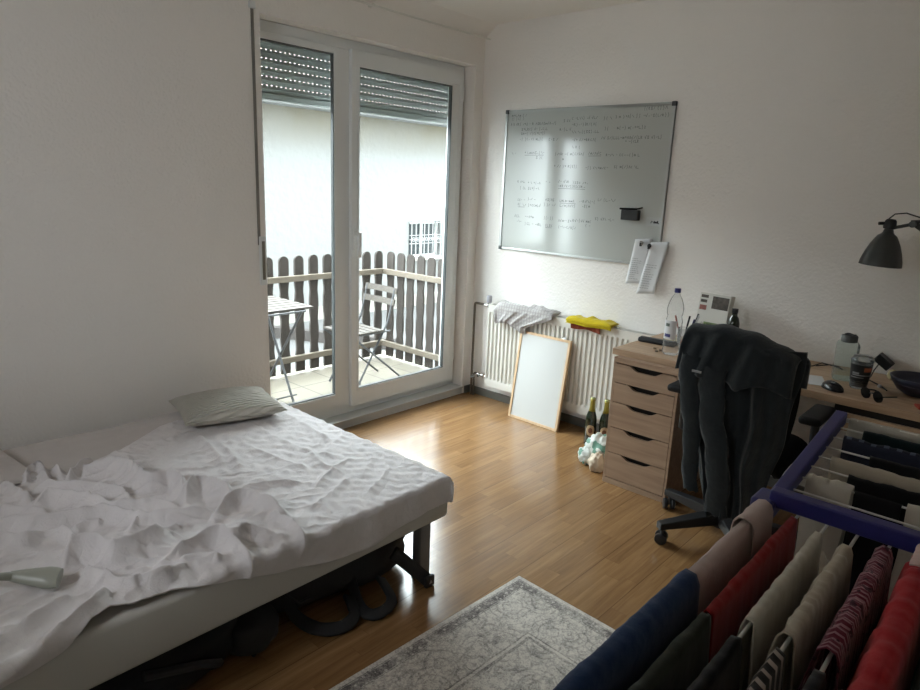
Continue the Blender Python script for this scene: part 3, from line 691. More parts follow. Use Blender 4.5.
# ------------------------------------------------------------------ drawer unit
CX, CY0, CY1 = -.641, -1.539, -1.899
u = thing('drawer_unit', 'oak veneer drawer unit with five drawers under the left end of the desk', 'drawer unit', (-.35, -1.72, 0))
b = MB(); b.box(CX, -.06, CY0-.013, CY0, 0, .70); b.box(CX, -.06, CY1, CY1+.013, 0, .70); b.box(CX, -.06, CY1+.013, CY0-.013, .672, .70); b.box(CX, -.06, CY1+.013, CY0-.013, 0, .030); b.box(-.072, -.06, CY1+.013, CY0-.013, .03, .672)
b.build('body', OAKV, u, bevel=.001)
zt = [.668, .566, .459, .320, .178, .033]
for k in range(5):
    z1, z0 = zt[k]-.0018, zt[k+1]+.0018
    ya, yb = CY0-.015, CY1+.015; yc = (ya+yb)/2
    hw, hd = .087, .024                         # scooped grip cut into the upper edge
    poly = [(ya, z0), (ya, z1), (yc+hw, z1), (yc+hw*.62, z1-hd*.85), (yc+hw*.45, z1-hd), (yc-hw*.45, z1-hd), (yc-hw*.62, z1-hd*.85), (yc-hw, z1), (yb, z1), (yb, z0)]
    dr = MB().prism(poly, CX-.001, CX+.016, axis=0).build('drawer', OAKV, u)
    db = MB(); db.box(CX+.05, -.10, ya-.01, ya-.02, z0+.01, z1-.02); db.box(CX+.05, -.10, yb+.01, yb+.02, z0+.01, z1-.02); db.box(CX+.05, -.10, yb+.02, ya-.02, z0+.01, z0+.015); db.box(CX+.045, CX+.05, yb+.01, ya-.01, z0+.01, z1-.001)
    db.build('drawer_box', DKM, dr)  # box coloured near-black as the shade seen through the grip
# desk
DX, DY0, DY1 = -.60, -1.503, -3.20
u = thing('desk', 'long oak veneer desk along the wall resting on the drawer unit', 'desk', (-.3, -2.35, 0))
MB().box(DX, -.004, DY1, DY0, .7005, .733).build('tabletop', OAKTOP, u, bevel=.0015)
b = MB(); b.box(DX+.004, DX+.022, DY1+.06, -2.57, .592, .668); b.box(DX+.022, -.10, DY1+.06, -2.57, .596, .602); b.box(DX+.022, -.10, -2.582, -2.57, .596, .66); b.build('drawer', OAKTOP, u)
b = MB(); b.box(DX+.02, -.08, DY1+.06, -2.56, .668, .7005); b.build('gap_shade_block', DKM, u)  # dark filler painting the shade of the gap above the drawer
for x in (DX+.04, -.08): MB().box(x, x+.045, DY1+.01, DY1+.055, 0, .7005).build('leg', OAKTOP, u)

# ------------------------------------------------------------------ things on the desk
ZD = .7335
# water bottle
bx, by = -.485, -1.768
t = thing('water_bottle', 'clear plastic water bottle with a blue cap on the desk', 'bottle', (bx, by, ZD))
pr = [(.0, .006), (.018, .003), (.034, .001), (.041, .010), (.0425, .03), (.040, .036), (.0425, .042), (.0425, .10)]
pr += [(.0425-.0015*(k % 2), .10+.012*k) for k in range(1, 7)]
pr += [(.040, .185), (.036, .20), (.040, .215), (.041, .24), (.036, .265), (.027, .29), (.016, .308), (.0125, .318), (.0125, .326)]
MB().lathe(pr, (bx, by, ZD), 28, cap0=False, cap1=False).build('bottle_body', CLEAR, t, smooth='all')
MB().lathe([(.0, .341), (.0145, .341), (.0155, .338), (.0155, .322), (.0145, .320), (.0, .320)], (bx, by, ZD), 24).build('cap', mat('blue_cap', rgb(40, 44, 110), .4), t, smooth=True)
fa = math.atan2(-3.15-by, -3.64-bx)
def wrap(cx, cy, r, a0, a1, z0, z1, n=12):
    return [[(cx+r*math.cos(a0+(a1-a0)*j/n), cy+r*math.sin(a0+(a1-a0)*j/n), z) for j in range(n+1)] for z in (z0, z1)]
lb = MB().grid(wrap(bx, by, .0432, fa-1.4, fa+.35, ZD+.085, ZD+.180)).build('label', mat('bottle_paper', (.66, .66, .67, 1), .5), t, smooth='all')
MB().grid(wrap(bx, by, .0436, fa-1.05, fa-.25, ZD+.096, ZD+.112)).build('label_band', mat('label_blue', rgb(62, 62, 120), .5), lb, smooth='all')
MB().grid(wrap(bx, by, .0436, fa-1.0, fa-.45, ZD+.150, ZD+.166)).build('label_mark', mat('label_dark', rgb(84, 96, 92), .5), lb, smooth='all')
# pen holder with pens
hx, hy = -.25, -1.735
t = thing('pen_cup', 'clear cup holding the pens behind the water bottle', 'cup', (hx, hy, ZD))
MB().lathe([(0, .004), (.034, .003), (.037, .008), (.042, .10), (.0405, .10), (.036, .010), (0, .008)], (hx, hy, ZD), 28).build('cup_body', CLEAR, t, smooth='all')
pens = [((.012, .010), (.035, -.045), rgb(150, 40, 40), 'red pen leaning right in the clear cup'), ((-.010, -.012), (-.012, -.038), rgb(32, 36, 84), 'dark blue pen standing in the clear cup'), ((.0, .014), (-.028, .040), rgb(150, 66, 50), 'rust red pen leaning left in the clear cup'), ((-.014, .004), (.004, -.022), rgb(24, 24, 28), 'black pen standing in the clear cup'), ((.016, -.008), (-.006, -.052), rgb(190, 190, 192), 'white pen leaning right in the clear cup'), ((.002, -.016), (.030, -.030), rgb(60, 60, 66), 'grey pen leaning towards the wall in the clear cup')]
for i, ((ax, ay), (cx, cy), c_, lab) in enumerate(pens):
    p0 = Vector((hx+ax, hy+ay, ZD+.010)); p1 = Vector((hx+ax+cx, hy+ay+cy, ZD+.152+.006*i))
    t = thing('pen', lab, 'pen', p0, 'pens in the clear cup')
    pm_ = mat('pen_%d' % i, c_, .35)
    MB().tube([p0, p0.lerp(p1, .06), p0.lerp(p1, .66)], .0042, 8, rs=[.001, .0042, .0042]).build('barrel', pm_, t, smooth=True)
    MB().tube([p0.lerp(p1, .66), p1], .0050, 8).build('cap', pm_, t, smooth=True)
# remote / phone beside radiator
t = thing('pencil_case', 'slim black pencil case lying at the back left of the desk', 'pencil case', (-.30, -1.60, ZD))
M = T(-.315, -1.615, ZD) @ Rz(math.radians(6))
MB().box(-.028, .028, -.105, .105, 0, .026, M=M, bev=.010).build('case_body', mat('black_fabric', (.02, .02, .022, 1), .8, bump=.3), t, smooth=True)
MB().box(-.003, .003, -.090, .090, .0255, .0275, M=M).build('zip', mat('zip_grey', rgb(120, 120, 122), .4, .5), t)
t = tag(MB().box(-.10, .10, -.03, .05, 0, .004, M=T(-.17, -1.64, ZD) @ Rz(.2)).build('envelope', mat('cream_paper', rgb(186, 176, 150), .8)), 'cream envelope lying behind the black pencil case', 'envelope')
for i, (x, y) in enumerate(((-.50, -1.70), (-.455, -1.668), (-.47, -1.705))):
    tag(MB().grid(blob((x, y, ZD+.006), .008, .010, .005, i+3, .3, n=12)).build('crumb', mat('grey_scrap', rgb(118, 104, 90), .8), smooth='all'), ['grey crumb nearest the desk front left of the water bottle', 'grey crumb furthest from the desk front left of the water bottle', 'middle one of three grey crumbs left of the water bottle foot'][i], 'crumb')
# packet with pictures
def packet():
    t = thing('calendar_box', 'white printed box with small pictures standing behind the jacket', 'box', (-.13, -1.84, ZD))
    M = T(-.135, -1.822, ZD) @ Rz(math.radians(-8)) @ Matrix.Rotation(math.radians(7), 4, 'Y')
    MB().box(-.022, .022, -.088, .088, .004, .285, M=M, bev=.002).build('box_body', mat('box_white', (.60, .58, .53, 1), .5), t)
    X = -.0232
    def rect(y0, y1, z0, z1, c, nm, w=None):
        vs = [M @ Vector((X, y, z)) for y, z in ((y0, z0), (y1, z0), (y1, z1), (y0, z1))]
        return MB().add(vs, [(0, 1, 2, 3)]).build(nm, c, t)
    ph = mat('picture_print', rgb(74, 66, 58), .6, var=.6, vscale=60); pd = mat('picture_print_red', rgb(140, 84, 74), .6, var=.4, vscale=60); gn = mat('green_print', rgb(110, 130, 84), .6, var=.4, vscale=50)
    rect(.012, -.082, .205, .272, ph, 'picture'); rect(.080, .038, .258, .274, ph, 'picture'); rect(.080, .042, .232, .248, ph, 'picture')
    rect(.080, .040, .192, .218, pd, 'picture'); rect(.040, -.038, .108, .130, gn, 'picture')
    tx = MB(); rr = random.Random(4)
    for k in range(9):
        g_ = rr.choice(GLY); y = .060-k*.012
        for a, b in zip(g_[:-1], g_[1:]):
            p = [M @ Vector((X-.0008, y-q[0]*.009, .104+q[1]*.018)) for q in (a, b)]; tx.tube(p, .0011, 4)
    tx.build('lettering', mat('print_dark', rgb(60, 44, 42), .6), t)
packet()
t = thing('small_bottle', 'small dark glass bottle beside the printed box', 'bottle', (-.15, -1.955, ZD))
MB().lathe([(0, .002), (.026, 0), (.030, .006), (.031, .15), (.024, .178), (.015, .19), (.014, .205)], (-.15, -1.945, ZD), 24).build('glass', GLB, t, smooth='all')
MB().lathe([(.0160, .205), (.0160, .228), (0, .229)], (-.15, -1.945, ZD), 20).build('cap', BLK, t, smooth=True)
# right end of the desk
jx, jy = -.285, -2.513
t = thing('storage_bottle', 'tall clear drinking bottle with a greenish tint and grey lid', 'bottle', (jx, jy, ZD))
def sq(hw, r, z, n=6):
    pts = []
    for cx_, cy_, a in ((1, 1, 0), (-1, 1, 1), (-1, -1, 2), (1, -1, 3)):
        for k in range(n): 
            an = PI/2*(a+k/(n-1)); pts.append(((hw-r)*cx_+r*math.cos(an), (hw-r)*cy_+r*math.sin(an), z))
    return pts
def squircle_shell(mb, secs, cx, cy, z, rot=.3):
    P = []
    for hw, r, zz in secs:
        ring_ = sq(hw, r, zz); ring_.append(ring_[0])
        P.append([(cx+a*math.cos(rot)-b*math.sin(rot), cy+a*math.sin(rot)+b*math.cos(rot), z+c_) for a, b, c_ in ring_])
    mb.grid(P); return mb
squircle_shell(MB(), [(.001, .0008, .004), (.040, .016, .003), (.045, .016, .010), (.045, .016, .165), (.040, .018, .178), (.032, .030, .183)], jx, jy, ZD).build('bottle_body', CLEARG, t, smooth=True)
squircle_shell(MB(), [(.001, .0008, .010), (.040, .014, .010), (.0405, .014, .045), (.001, .0008, .046)], jx, jy, ZD).build('water', glass_mat('water_tint', (.93, .97, .96, 1), .06), t, smooth=True)
l_ = MB().lathe([(.030, .178), (.034, .180), (.034, .205), (.030, .210), (.0, .210)], (jx, jy, ZD), 30).build('lid', mat('grey_lid', rgb(92, 94, 92), .5), t, smooth=True)
lp = MB(); lp.tube([(jx+.02*math.cos(a), jy+.022*math.sin(a), ZD+.2115+.002*math.sin(a*3)) for a in [2*PI*k/18 for k in range(19)]], .0035, 6); lp.build('carry_loop', mat('loop_grey', rgb(78, 80, 80), .6), l_, smooth=True)
kx, ky = -.39, -2.598
t = thing('coffee_cup', 'black printed plastic cup with a clear lid in front of the clear bottle', 'cup', (kx, ky, ZD))
MB().lathe([(0, .004), (.031, .003), (.034, .010), (.043, .128), (.0415, .128), (.0325, .012), (0, .008)], (kx, ky, ZD), 32).build('cup_body', CLEAR, t, smooth='all')
MB().lathe([(.0372, .040), (.0428, .112)], (kx, ky, ZD), 32, cap0=False, cap1=False).build('sleeve', mat('cup_black', rgb(22, 24, 26), .4), t, smooth='all')
MB().lathe([(.0332, .012), (.0362, .036)], (kx, ky, ZD), 32, cap0=False, cap1=False).build('coffee', mat('dark_coffee', rgb(26, 20, 18), .3), t, smooth='all')
MB().lathe([(.0445, .125), (.0455, .130), (.0445, .136), (.038, .142), (.036, .148), (.0, .149)], (kx, ky, ZD), 32, cap0=False).build('lid', glass_mat('lid_plastic', (.85, .88, .89, 1), .2, .3), t, smooth='all')
fa = math.atan2(-3.15-ky, -3.64-kx)
for a0, a1, z0, z1, c_, nm in ((-.8, 1.2, .064, .069, rgb(150, 152, 154), 'print_line'), (.3, 1.15, .084, .102, rgb(170, 92, 60), 'orange_print'), (-.8, -.1, .071, .079, rgb(150, 152, 154), 'print_line'), (-1.0, .4, .054, .058, rgb(150, 152, 154), 'print_line')):
    P = [[(kx+(r0+.0008)*math.cos(fa+a0+(a1-a0)*j/8), ky+(r0+.0008)*math.sin(fa+a0+(a1-a0)*j/8), ZD+z) for j in range(9)] for z, r0 in ((z0, .0372+(z0-.04)*.0778), (z1, .0372+(z1-.04)*.0778))]
    MB().grid(P).build(nm, mat(nm+str(c_[0]), c_, .5), t, smooth='all')
t = thing('computer_mouse', 'black computer mouse at the front edge of the desk', 'computer mouse', (-.505, -2.525, ZD))
P = []
for i in range(15):
    q = i/14; row = []
    for j in range(25):
        an = 2*PI*j/24; hz = math.sin(PI/2*(1-q)); k = math.cos(PI/2*(1-q))
        row.append(Vector((-.505, -2.525, ZD)) + Rz(.9).to_3x3() @ Vector((.056*k*math.cos(an), .035*k*math.sin(an), .002+.034*(1-k**2.2)**.5*(1+.15*math.cos(an)*k) if k < 1 else .002)))
    P.append(row)
MB().grid(P).build('shell', BLKG, t, smooth='all')
MB().lathe([(0, 0), (.009, 0), (.009, .0015), (0, .002)], (-.525, -2.528, ZD+.0345), 14).build('logo', mat('logo_grey', rgb(90, 96, 104), .4), t)
# sunglasses case / glasses
t = thing('sunglasses', 'black sunglasses lying on the desk between cup and bowl', 'sunglasses', (-.52, -2.68, ZD))
for k, (x, y) in enumerate(((-.515, -2.652), (-.548, -2.703))):
    M = T(x, y, ZD+.019) @ Rz(math.radians(58)) @ Matrix.Rotation(math.radians(70), 4, 'X')
    MB().lathe([(0, -.003), (.024, -.003), (.026, 0), (.024, .003), (0, .0035)], (x, y, ZD+.019), 24, M=(Rz(math.radians(-118)) @ Matrix.Rotation(math.radians(62), 4, 'Y'))).build('lens', BLKG, t, smooth=True)
g_ = MB(); g_.tube([(-.525, -2.668, ZD+.024), (-.534, -2.680, ZD+.028), (-.540, -2.686, ZD+.024)], .003, 8)
g_.tube([(-.503, -2.632, ZD+.026), (-.46, -2.64, ZD+.022), (-.41, -2.665, ZD+.012), (-.395, -2.68, ZD+.004)], .003, 8)
g_.tube([(-.560, -2.722, ZD+.026), (-.52, -2.742, ZD+.022), (-.455, -2.755, ZD+.012), (-.43, -2.75, ZD+.004)], .003, 8)
g_.build('temple', BLK, t, smooth=True)
# bowl
ox, oy = -.30, -2.808
t = thing('bowl', 'dark blue bowl at the right end of the desk', 'bowl', (ox, oy, ZD))
MB().lathe([(0, .006), (.045, .006), (.045, .0), (.050, .002), (.082, .022), (.106, .058), (.114, .078), (.110, .078), (.102, .058), (.076, .026), (.040, .012), (0, .012)], (ox, oy, ZD), 40).build('bowl_body', mat('navy_ceramic', rgb(30, 36, 60), .35), t, smooth='all')
rm = MB(); rm.tube([(ox+.101*math.cos(a), oy+.101*math.sin(a), ZD+.050) for a in [2*PI*k/40 for k in range(41)]], .0012, 5); rm.build('groove', mat('bowl_line', rgb(60, 64, 80), .4), t)
tag(MB().grid(blob((-.10, -2.678, ZD+.024), .026, .022, .024, 4, .2, n=20)).build('garlic_bulb', mat('garlic', rgb(180, 166, 130), .6), smooth='all'), 'pale garlic bulb behind the left rim of the blue bowl', 'garlic')
tag(MB().grid(blob((-.30, -2.665, ZD+.008), .010, .009, .008, 2, .2, n=14)).build('cotton_ball', mat('cotton', rgb(200, 200, 204), .9), smooth='all'), 'small white cotton ball between cup and bowl', 'cotton ball')
# charger block with cable
t = thing('power_adapter', 'black power adapter plugged in at the wall behind the cup', 'power adapter', (-.03, -2.62, .78))
M = T(-.036, -2.625, .800) @ Matrix.Rotation(math.radians(35), 4, 'X')
MB().box(-.032, .032, -.038, .038, -.020, .020, M=M, bev=.004).build('adapter_body', BLK, t)
cb = MB(); cb.tube([(-.05, -2.61, .79), (-.09, -2.60, .760), (-.14, -2.60, .740), (-.20, -2.60, .7375), (-.27, -2.66, .7375), (-.34, -2.70, .7375)], .003, 8); cb.build('cable', BLK, t, smooth=True)
t = tag(MB().tube([(-.12, -2.36, .737), (-.08, -2.41, .745), (-.07, -2.45, .742), (-.09, -2.47, .737), (-.11, -2.43, .750), (-.10, -2.38, .752), (-.14, -2.35, .737), (-.22, -2.30, .737)], .003, 8).build('cable', BLK, smooth=True), 'loop of black cable on the desk left of the clear bottle', 'cable')
tag(MB().box(-.10, .075, -.06, .075, 0, .0015, M=T(-.40, -2.405, ZD) @ Rz(.35)).build('paper_sheet', mat('white_paper', (.6, .6, .6, 1), .8)), 'sheet of white paper on the desk under the jacket edge', 'paper')
t = thing('chocolate_packet', 'small red and white packet at the front edge of the desk', 'packet', (-.50, -2.87, ZD))
MB().box(-.03, .03, -.045, .045, 0, .010, M=T(-.495, -2.875, ZD) @ Rz(.4), bev=.003).build('wrapper', mat('packet_red', rgb(168, 60, 44), .45), t)
MB().box(-.012, .010, -.030, .020, .0100, .0108, M=T(-.495, -2.875, ZD) @ Rz(.4)).build('print', mat('packet_white', rgb(214, 210, 200), .5), t)

# desk lamp
t = thing('desk_lamp', 'dark grey architect desk lamp leaning in from the right', 'lamp', (-.28, -3.08, ZD))
LG = mat('lamp_dark_grey', rgb(48, 52, 52), .38, spec=.6)
sx, sy, sz = -.30, -2.578, 1.268
Mt = Matrix.Rotation(math.radians(3), 4, 'X')
prof = [(.0, .158), (.016, .158), (.019, .150), (.021, .142), (.026, .136), (.0365, .128), (.046, .112), (.058, .088), (.070, .055), (.079, .022), (.082, .0), (.080, .0), (.077, .022), (.068, .054), (.056, .086), (.044, .108), (.030, .124), (0, .126)]
sh = MB().lathe(prof, (sx, sy, sz), 40, M=Mt).build('lamp_shade', LG, t, smooth=True)
c_ = MB(); c_.lathe([(.012, .155), (.023, .158), (.025, .166), (.022, .190), (.016, .198), (0, .200)], (sx, sy, sz), 24, M=Mt); c_.tube([(sx-.02, sy+.03, sz+.178), (sx, sy, sz+.180)], .007, 8); c_.build('socket_cap', mat('lamp_black', rgb(26, 27, 28), .45), t, smooth=True)
MB().lathe([(0, .125), (.014, .12), (.016, .10), (.026, .075), (.027, .06), (.018, .042), (0, .035)], (sx, sy, sz), 20, M=Mt).build('bulb', mat('bulb_glass', (.6, .6, .58, 1), .2), t, smooth='all')
ar = MB()
for dz in (0, .028): ar.tube([(sx, -2.66, 1.445+dz*.5), (sx, -3.02, 1.455+dz*1.4)], .0075, 8)
ar.lathe([(0, -.012), (.014, -.012), (.014, .012), (0, .012)], (sx, -2.668, 1.450), 16, M=Matrix.Rotation(PI/2, 4, 'Y')); ar.tube([(sx, -2.668, 1.450), (sx, -2.715, 1.418), (sx, -2.80, 1.405)], .006, 8); ar.tube([(sx, -2.60, 1.43), (sx, -2.66, 1.448)], .007, 8); ar.tube([(sx, -2.67, 1.44), (sx, -2.73, 1.50)], .004, 8); ar.build('upper_arm', LG, t, smooth=True)
ar = MB()
for dy in (0, .02): ar.tube([(sx, -3.02-dy, 1.48), (sx+.02, -3.10-dy*.5, 1.10), (sx+.02, -3.08, .80)], .0055, 8)
ar.tube([(sx+.02, -3.08, .80), (sx+.02, -3.08, ZD+.006)], .009, 10); ar.build('lower_arm', LG, t, smooth=True)
MB().lathe([(0, 0), (.085, 0), (.088, .006), (.084, .014), (.012, .022), (0, .022)], (sx+.02, -3.08, ZD), 36).build('lamp_base', LG, t, smooth=True)
MB().tube([(sx, sy, sz+.198), (sx, sy-.02, sz+.220), (sx, sy-.06, sz+.226), (sx, sy-.10, sz+.214), (sx, -2.75, 1.462), (sx, -2.9, 1.468)], .0028, 8).build('cable', BLK, t, smooth=True)

# ------------------------------------------------------------------ office chair
HXc, HYc = -.76, -2.23
ch = thing('office_chair', 'black swivel office chair on castors in front of the desk', 'chair', (HXc, HYc, 0))
for k in range(5):
    a = math.radians(146-72*k); c, s = math.cos(a), math.sin(a)
    M = T(HXc, HYc, 0) @ Rz(a)
    P = [[M @ Vector((x, y*wd, z+zz)) for y, zz in ((-1, 0), (-1, h_), (1, h_), (1, 0), (-1, 0))] for x, wd, z, h_ in ((.02, .030, .075, .055), (.12, .027, .075, .048), (.28, .021, .072, .034), (.325, .019, .070, .030))]
    mb = MB(); mb.grid(P); mb.add([P[-1][i] for i in range(4)], [(0, 1, 2, 3)]); mb.build('base_arm', BLK, ch, bevel=.003)
    cx, cy = HXc+.305*c, HYc+.305*s; ca = a+.9
    cc = MB()
    for o_ in (-.018, .018):
        M2 = T(cx+o_*math.cos(ca), cy+o_*math.sin(ca), .027) @ Rz(ca) @ Matrix.Rotation(PI/2, 4, 'Y')
        cc.lathe([(0, -.010), (.022, -.010), (.027, -.006), (.027, .006), (.022, .010), (0, .010)], (0, 0, 0), 22, M=M2)
    wo = cc.build('castor', mat('castor_black', (.02, .02, .022, 1), .3), ch, smooth=True)
    hd = MB(); hd.tube([(cx, cy, .03), (cx, cy, .082)], .008, 8); hd.tube([(cx-.022*math.cos(ca), cy-.022*math.sin(ca), .027), (cx+.022*math.cos(ca), cy+.022*math.sin(ca), .027)], .005, 8)
    hd.tube([(cx-.013*math.cos(ca)+.027*math.cos(q)*-math.sin(ca), cy-.013*math.sin(ca)+.027*math.cos(q)*math.cos(ca), .028+.028*math.sin(q)) for q in [PI*j/8 for j in range(9)]], .0025, 6)
    hd.build('axle', mat('castor_grey', rgb(88, 90, 92), .35, .5), wo, smooth=True)
MB().lathe([(.045, .06), (.045, .13), (.030, .14), (.026, .14), (.026, .30), (.015, .30), (.015, .43), (0, .43)], (HXc, HYc, 0), 24).build('gas_lift', BLK, ch, smooth=True)
MB().box(HXc-.12, HXc+.12, HYc-.10, HYc+.10, .415, .445, bev=.01).build('tilt_mechanism', BLK, ch)
P = []
n = 26
for i in range(n+1):
    row = []
    for j in range(n+1):
        uu, vv = -1+2*i/n, -1+2*j/n
        e = (abs(uu)**5+abs(vv)**5)**.2; k = 1 if e <= 0 else max(abs(uu), abs(vv))/max(e, 1e-6)
        row.append((HXc+.06+.205*uu*k, HYc-.045+.225*vv*k, .525-.055*(e**6)-.02*max(0, uu)**3+.012*vv*vv))
    P.append(row)
MB().grid(P).build('seat', mat('black_seat_fabric', (.008, .008, .009, 1), .9, spec=.1, bump=.3, bscale=300), ch, smooth='all', solid=.055)
# back rest frame
P = []
for i in range(19):
    q = i/18; z = .60+q*.43; row = []
    hwid = .225*(1-.18*max(0, (q-.55)/.45)**2-.12*(1-q)**2)
    for j in range(13):
        s = -1+2*j/12; row.append((-1.045-.055*q+.035*s*s+.03*math.sin(q*PI), HYc-.075+hwid*s, z-.045*s*s*q))
    P.append(row)
MB().grid(P).build('backrest', mat('black_mesh_fabric', (.008, .008, .009, 1), .9, spec=.1, bump=.4, bscale=400), ch, smooth='all', solid=.03)
MB().tube([(HXc-.10, HYc, .43), (HXc-.24, HYc, .435), (-1.03, HYc-.03, .50), (-1.045, HYc-.07, .66)], .02, 10).build('back_bar', BLK, ch, smooth=True)
for yy, sgn in ((HYc+.255, 1), (HYc-.305, -1)):
    am = MB(); am.tube([(HXc+.03, HYc+.15*sgn, .44), (HXc+.03, yy, .46), (HXc+.02, yy, .66)], .017, 10); ao = am.build('armrest', BLK, ch, smooth=True)
    MB().box(HXc-.10, HXc+.15, yy-.042, yy+.042, .655, .690, bev=.014).build('arm_pad', mat('arm_pad_black', (.009, .009, .010, 1), .6, spec=.3), ao, smooth=True)

# ------------------------------------------------------------------ jacket over the chair back
def jacket():
    t = thing('jacket', 'dark grey corduroy jacket hung over the back of the office chair', 'jacket', (-1.16, -2.3, .3))
    jm = cloth('charcoal_cord', rgb(40, 45, 48), .2, wv=500, bump=.8, sheen=.2)
    def interp(tab, z):
        for (z0, a0), (z1, a1) in zip(tab[:-1], tab[1:]):
            if z0 >= z >= z1: q = (z0-z)/(z0-z1) if z0 != z1 else 0; return a0+(a1-a0)*q
        return tab[0][1] if z > tab[0][0] else tab[-1][1]
    # hanging skirt of the jacket: left/right outline (y) against height
    Ltab = [(1.02, -2.12), (.9, -2.125), (.75, -2.14), (.62, -2.17), (.50, -2.20), (.40, -2.235), (.30, -2.27)]
    Rtab = [(1.02, -2.545), (.85, -2.540), (.75, -2.53), (.64, -2.515), (.55, -2.50), (.40, -2.485), (.28, -2.475)]
    P = []; nz_, ny = 70, 80
    for i in range(nz_+1):
        z = 1.0-(.70)*i/nz_; row = []
        for j in range(ny+1):
            s = j/ny; bot = .012*math.sin(s*9)+.05*max(0, .25-s)*-1*0
            zz = z if z > .45 else .45-(.45-z)*(1+.05*math.sin(s*8)-.25*max(0, .22-s)/.22)
            yl, yr = interp(Ltab, zz), interp(Rtab, zz)
            fold = .016*math.sin(s*21+zz*2.2)+.010*math.sin(s*43+zz*5+1)+.014*nz(s*6, zz*3, 1)
            amp = min(1, (1.05-zz)/.25)
            edge = (2*s-1)**2
            row.append((-1.165-.030*(1-zz)+fold*amp+.075*edge**2, yl+(yr-yl)*s+.006*math.sin(zz*20+s*5), zz))
        P.append(row)
    MB().grid(P).build('skirt', jm, t, smooth='all', solid=.006)
    # a sleeve hanging at the left
    sl = []
    for i in range(26):
        q = i/25; z = .93-q*.55
        sl.append((-1.200-.010*math.sin(q*5), -2.168-.062*q+.006*math.sin(q*9), z))
    mb = MB(); n_ = 16; P = []
    for i, p in enumerate(sl):
        q = i/25; r = .042*(1-.28*q)
        P.append([(p[0]+.34*r*math.cos(2*PI*k/n_)*(1+.25*nz(k, q*6)), p[1]+r*math.sin(2*PI*k/n_)*(1+.12*math.sin(q*26+k)), p[2]+.004*math.sin(k*2+q*20)) for k in range(n_+1)])
    mb.grid(P).build('sleeve', jm, t, smooth='all')
    sl = []; P = []
    for i in range(30):
        q = i/29; z = .90-q*.58; cx_, cy_ = -1.205-.012*math.sin(q*4), -2.262-.085*q+.010*math.sin(q*7); r = .050*(1-.15*q)
        P.append([(cx_+.32*r*math.cos(2*PI*k/n_), cy_+r*math.sin(2*PI*k/n_)*(1+.12*math.sin(q*22+k*1.3)), z+.004*math.sin(k*2+q*20)) for k in range(n_+1)])
    MB().grid(P).build('sleeve', jm, t, smooth='all')
    # yoke folded over the chair top; profile over the back
    P = []; nu, nv = 84, 54
    for i in range(nv+1):
        row = []
        q = i/nv
        for j in range(nu+1):
            s = j/nu
            y = -2.088+(-2.540+2.088)*s
            top = 1.028+.025*math.sin(min(1, s/.45)*PI/2)-.075*max(0, (s-.35)/.65)**1.8-.045*max(0, (.09-s)/.09)**2
            hem = .856+.008*math.sin(s*11)-.022*math.exp(-((s-.62)/.08)**2)+.012*nz(s*9, 3) - .01*max(0, (s-.9)/.1)
            back = .16; front = top-hem; tot = back+front; d_ = q*tot
            yy = y+(.010*math.sin(q*6+s*3) if d_ > back else 0)
            fold = .010*math.sin(s*17+q*3)*q+.018*nz(s*5+2, q*3.5, 3)*q+.006*math.sin(s*41+q*9)*q
            r0 = .055
            if d_ < back-.06: p = (-1.055+.03*0, y, top-(back-.06-d_)-.03)
            elif d_ < back+.09:
                a = (d_-(back-.06))/.15*PI; p = (-1.115+r0*math.cos(a)*1.0, yy, top-.03+.03*math.sin(a)+.004*math.sin(s*23))
            else: 
                dd_ = d_-(back+.09); p = (-1.172-.032*min(1, dd_/.1)-fold-.012*math.sin(PI*min(1, dd_/.12)), yy-.03*q*max(0, .12-s)/.12*-1*0, top-.03-dd_*(top-.03-hem)/(front-.09))
            e = (2*s-1)
            if e < -.93: p = (p[0]+.05*((abs(e)-.93)/.07)**2, p[1], p[2])
            if e > .9: p = (p[0]+.03*((abs(e)-.9)/.1)**2, p[1], p[2])
            row.append(p)
        P.append(row)
    MB().grid(P).build('yoke', jm, t, smooth='all', solid=.007)
    MB().box(-1.226, -1.220, -2.222, -2.186, .872, .880).build('brand_tab', mat('grey_tab', rgb(150, 150, 150), .6), t)
jacket()

# ------------------------------------------------------------------ bed
BX1, BY0, BY1, BZ0, BZ1 = -1.862, -1.535, -.13, .238, .408
BXL = -3.86
bed = thing('bed', 'low box bed standing on metal legs along the balcony door wall', 'bed', (-2.85, -.83, 0))
bf = mat('grey_bed_cover', (.50, .49, .46, 1), .9, bump=.15, bscale=700)
MB().box(BXL, BX1, BY0, BY1, BZ0, BZ1, bev=.022).build('mattress_base', bf, bed, smooth=True)
for x in (BX1-.11, BXL+.10):
    for y in (BY0+.03, BY1-.07):
        lg = MB(); lg.box(x-.030, x+.025, y-.012, y+.035, 0.004, BZ0, bev=.004); lg.box(x-.032, x+.027, y-.014, y+.037, 0, .006)
        lg.build('leg', mat('leg_grey', rgb(110, 111, 112), .5), bed, smooth=True)
# fitted sheet visible along the wall and at the left
sm = cloth('pinkish_sheet', (.52, .48, .462, 1), .04, bump=.12)
P = []; nx, ny = 120, 60
for i in range(nx+1):
    x = BXL+.01+(BX1-.03-BXL-.01)*i/nx; row = []
    for j in range(ny+1):
        y = BY1-.005-(.75)*j/ny
        z = BZ1+.006+.006*nz(x*4, y*4)+.012*math.exp(-((y+.22+.1*(x+2.6))/.03)**2)*(1 if x < -2.3 else max(0, 1-(x+2.3)*4))
        if j == 0: z = BZ1-.03
        row.append((x, y, z))
    P.append(row)
tag(MB().grid(P).build('bed_sheet', sm, smooth='all'), 'smooth pinkish white sheet on the bed along the wall', 'bed sheet')
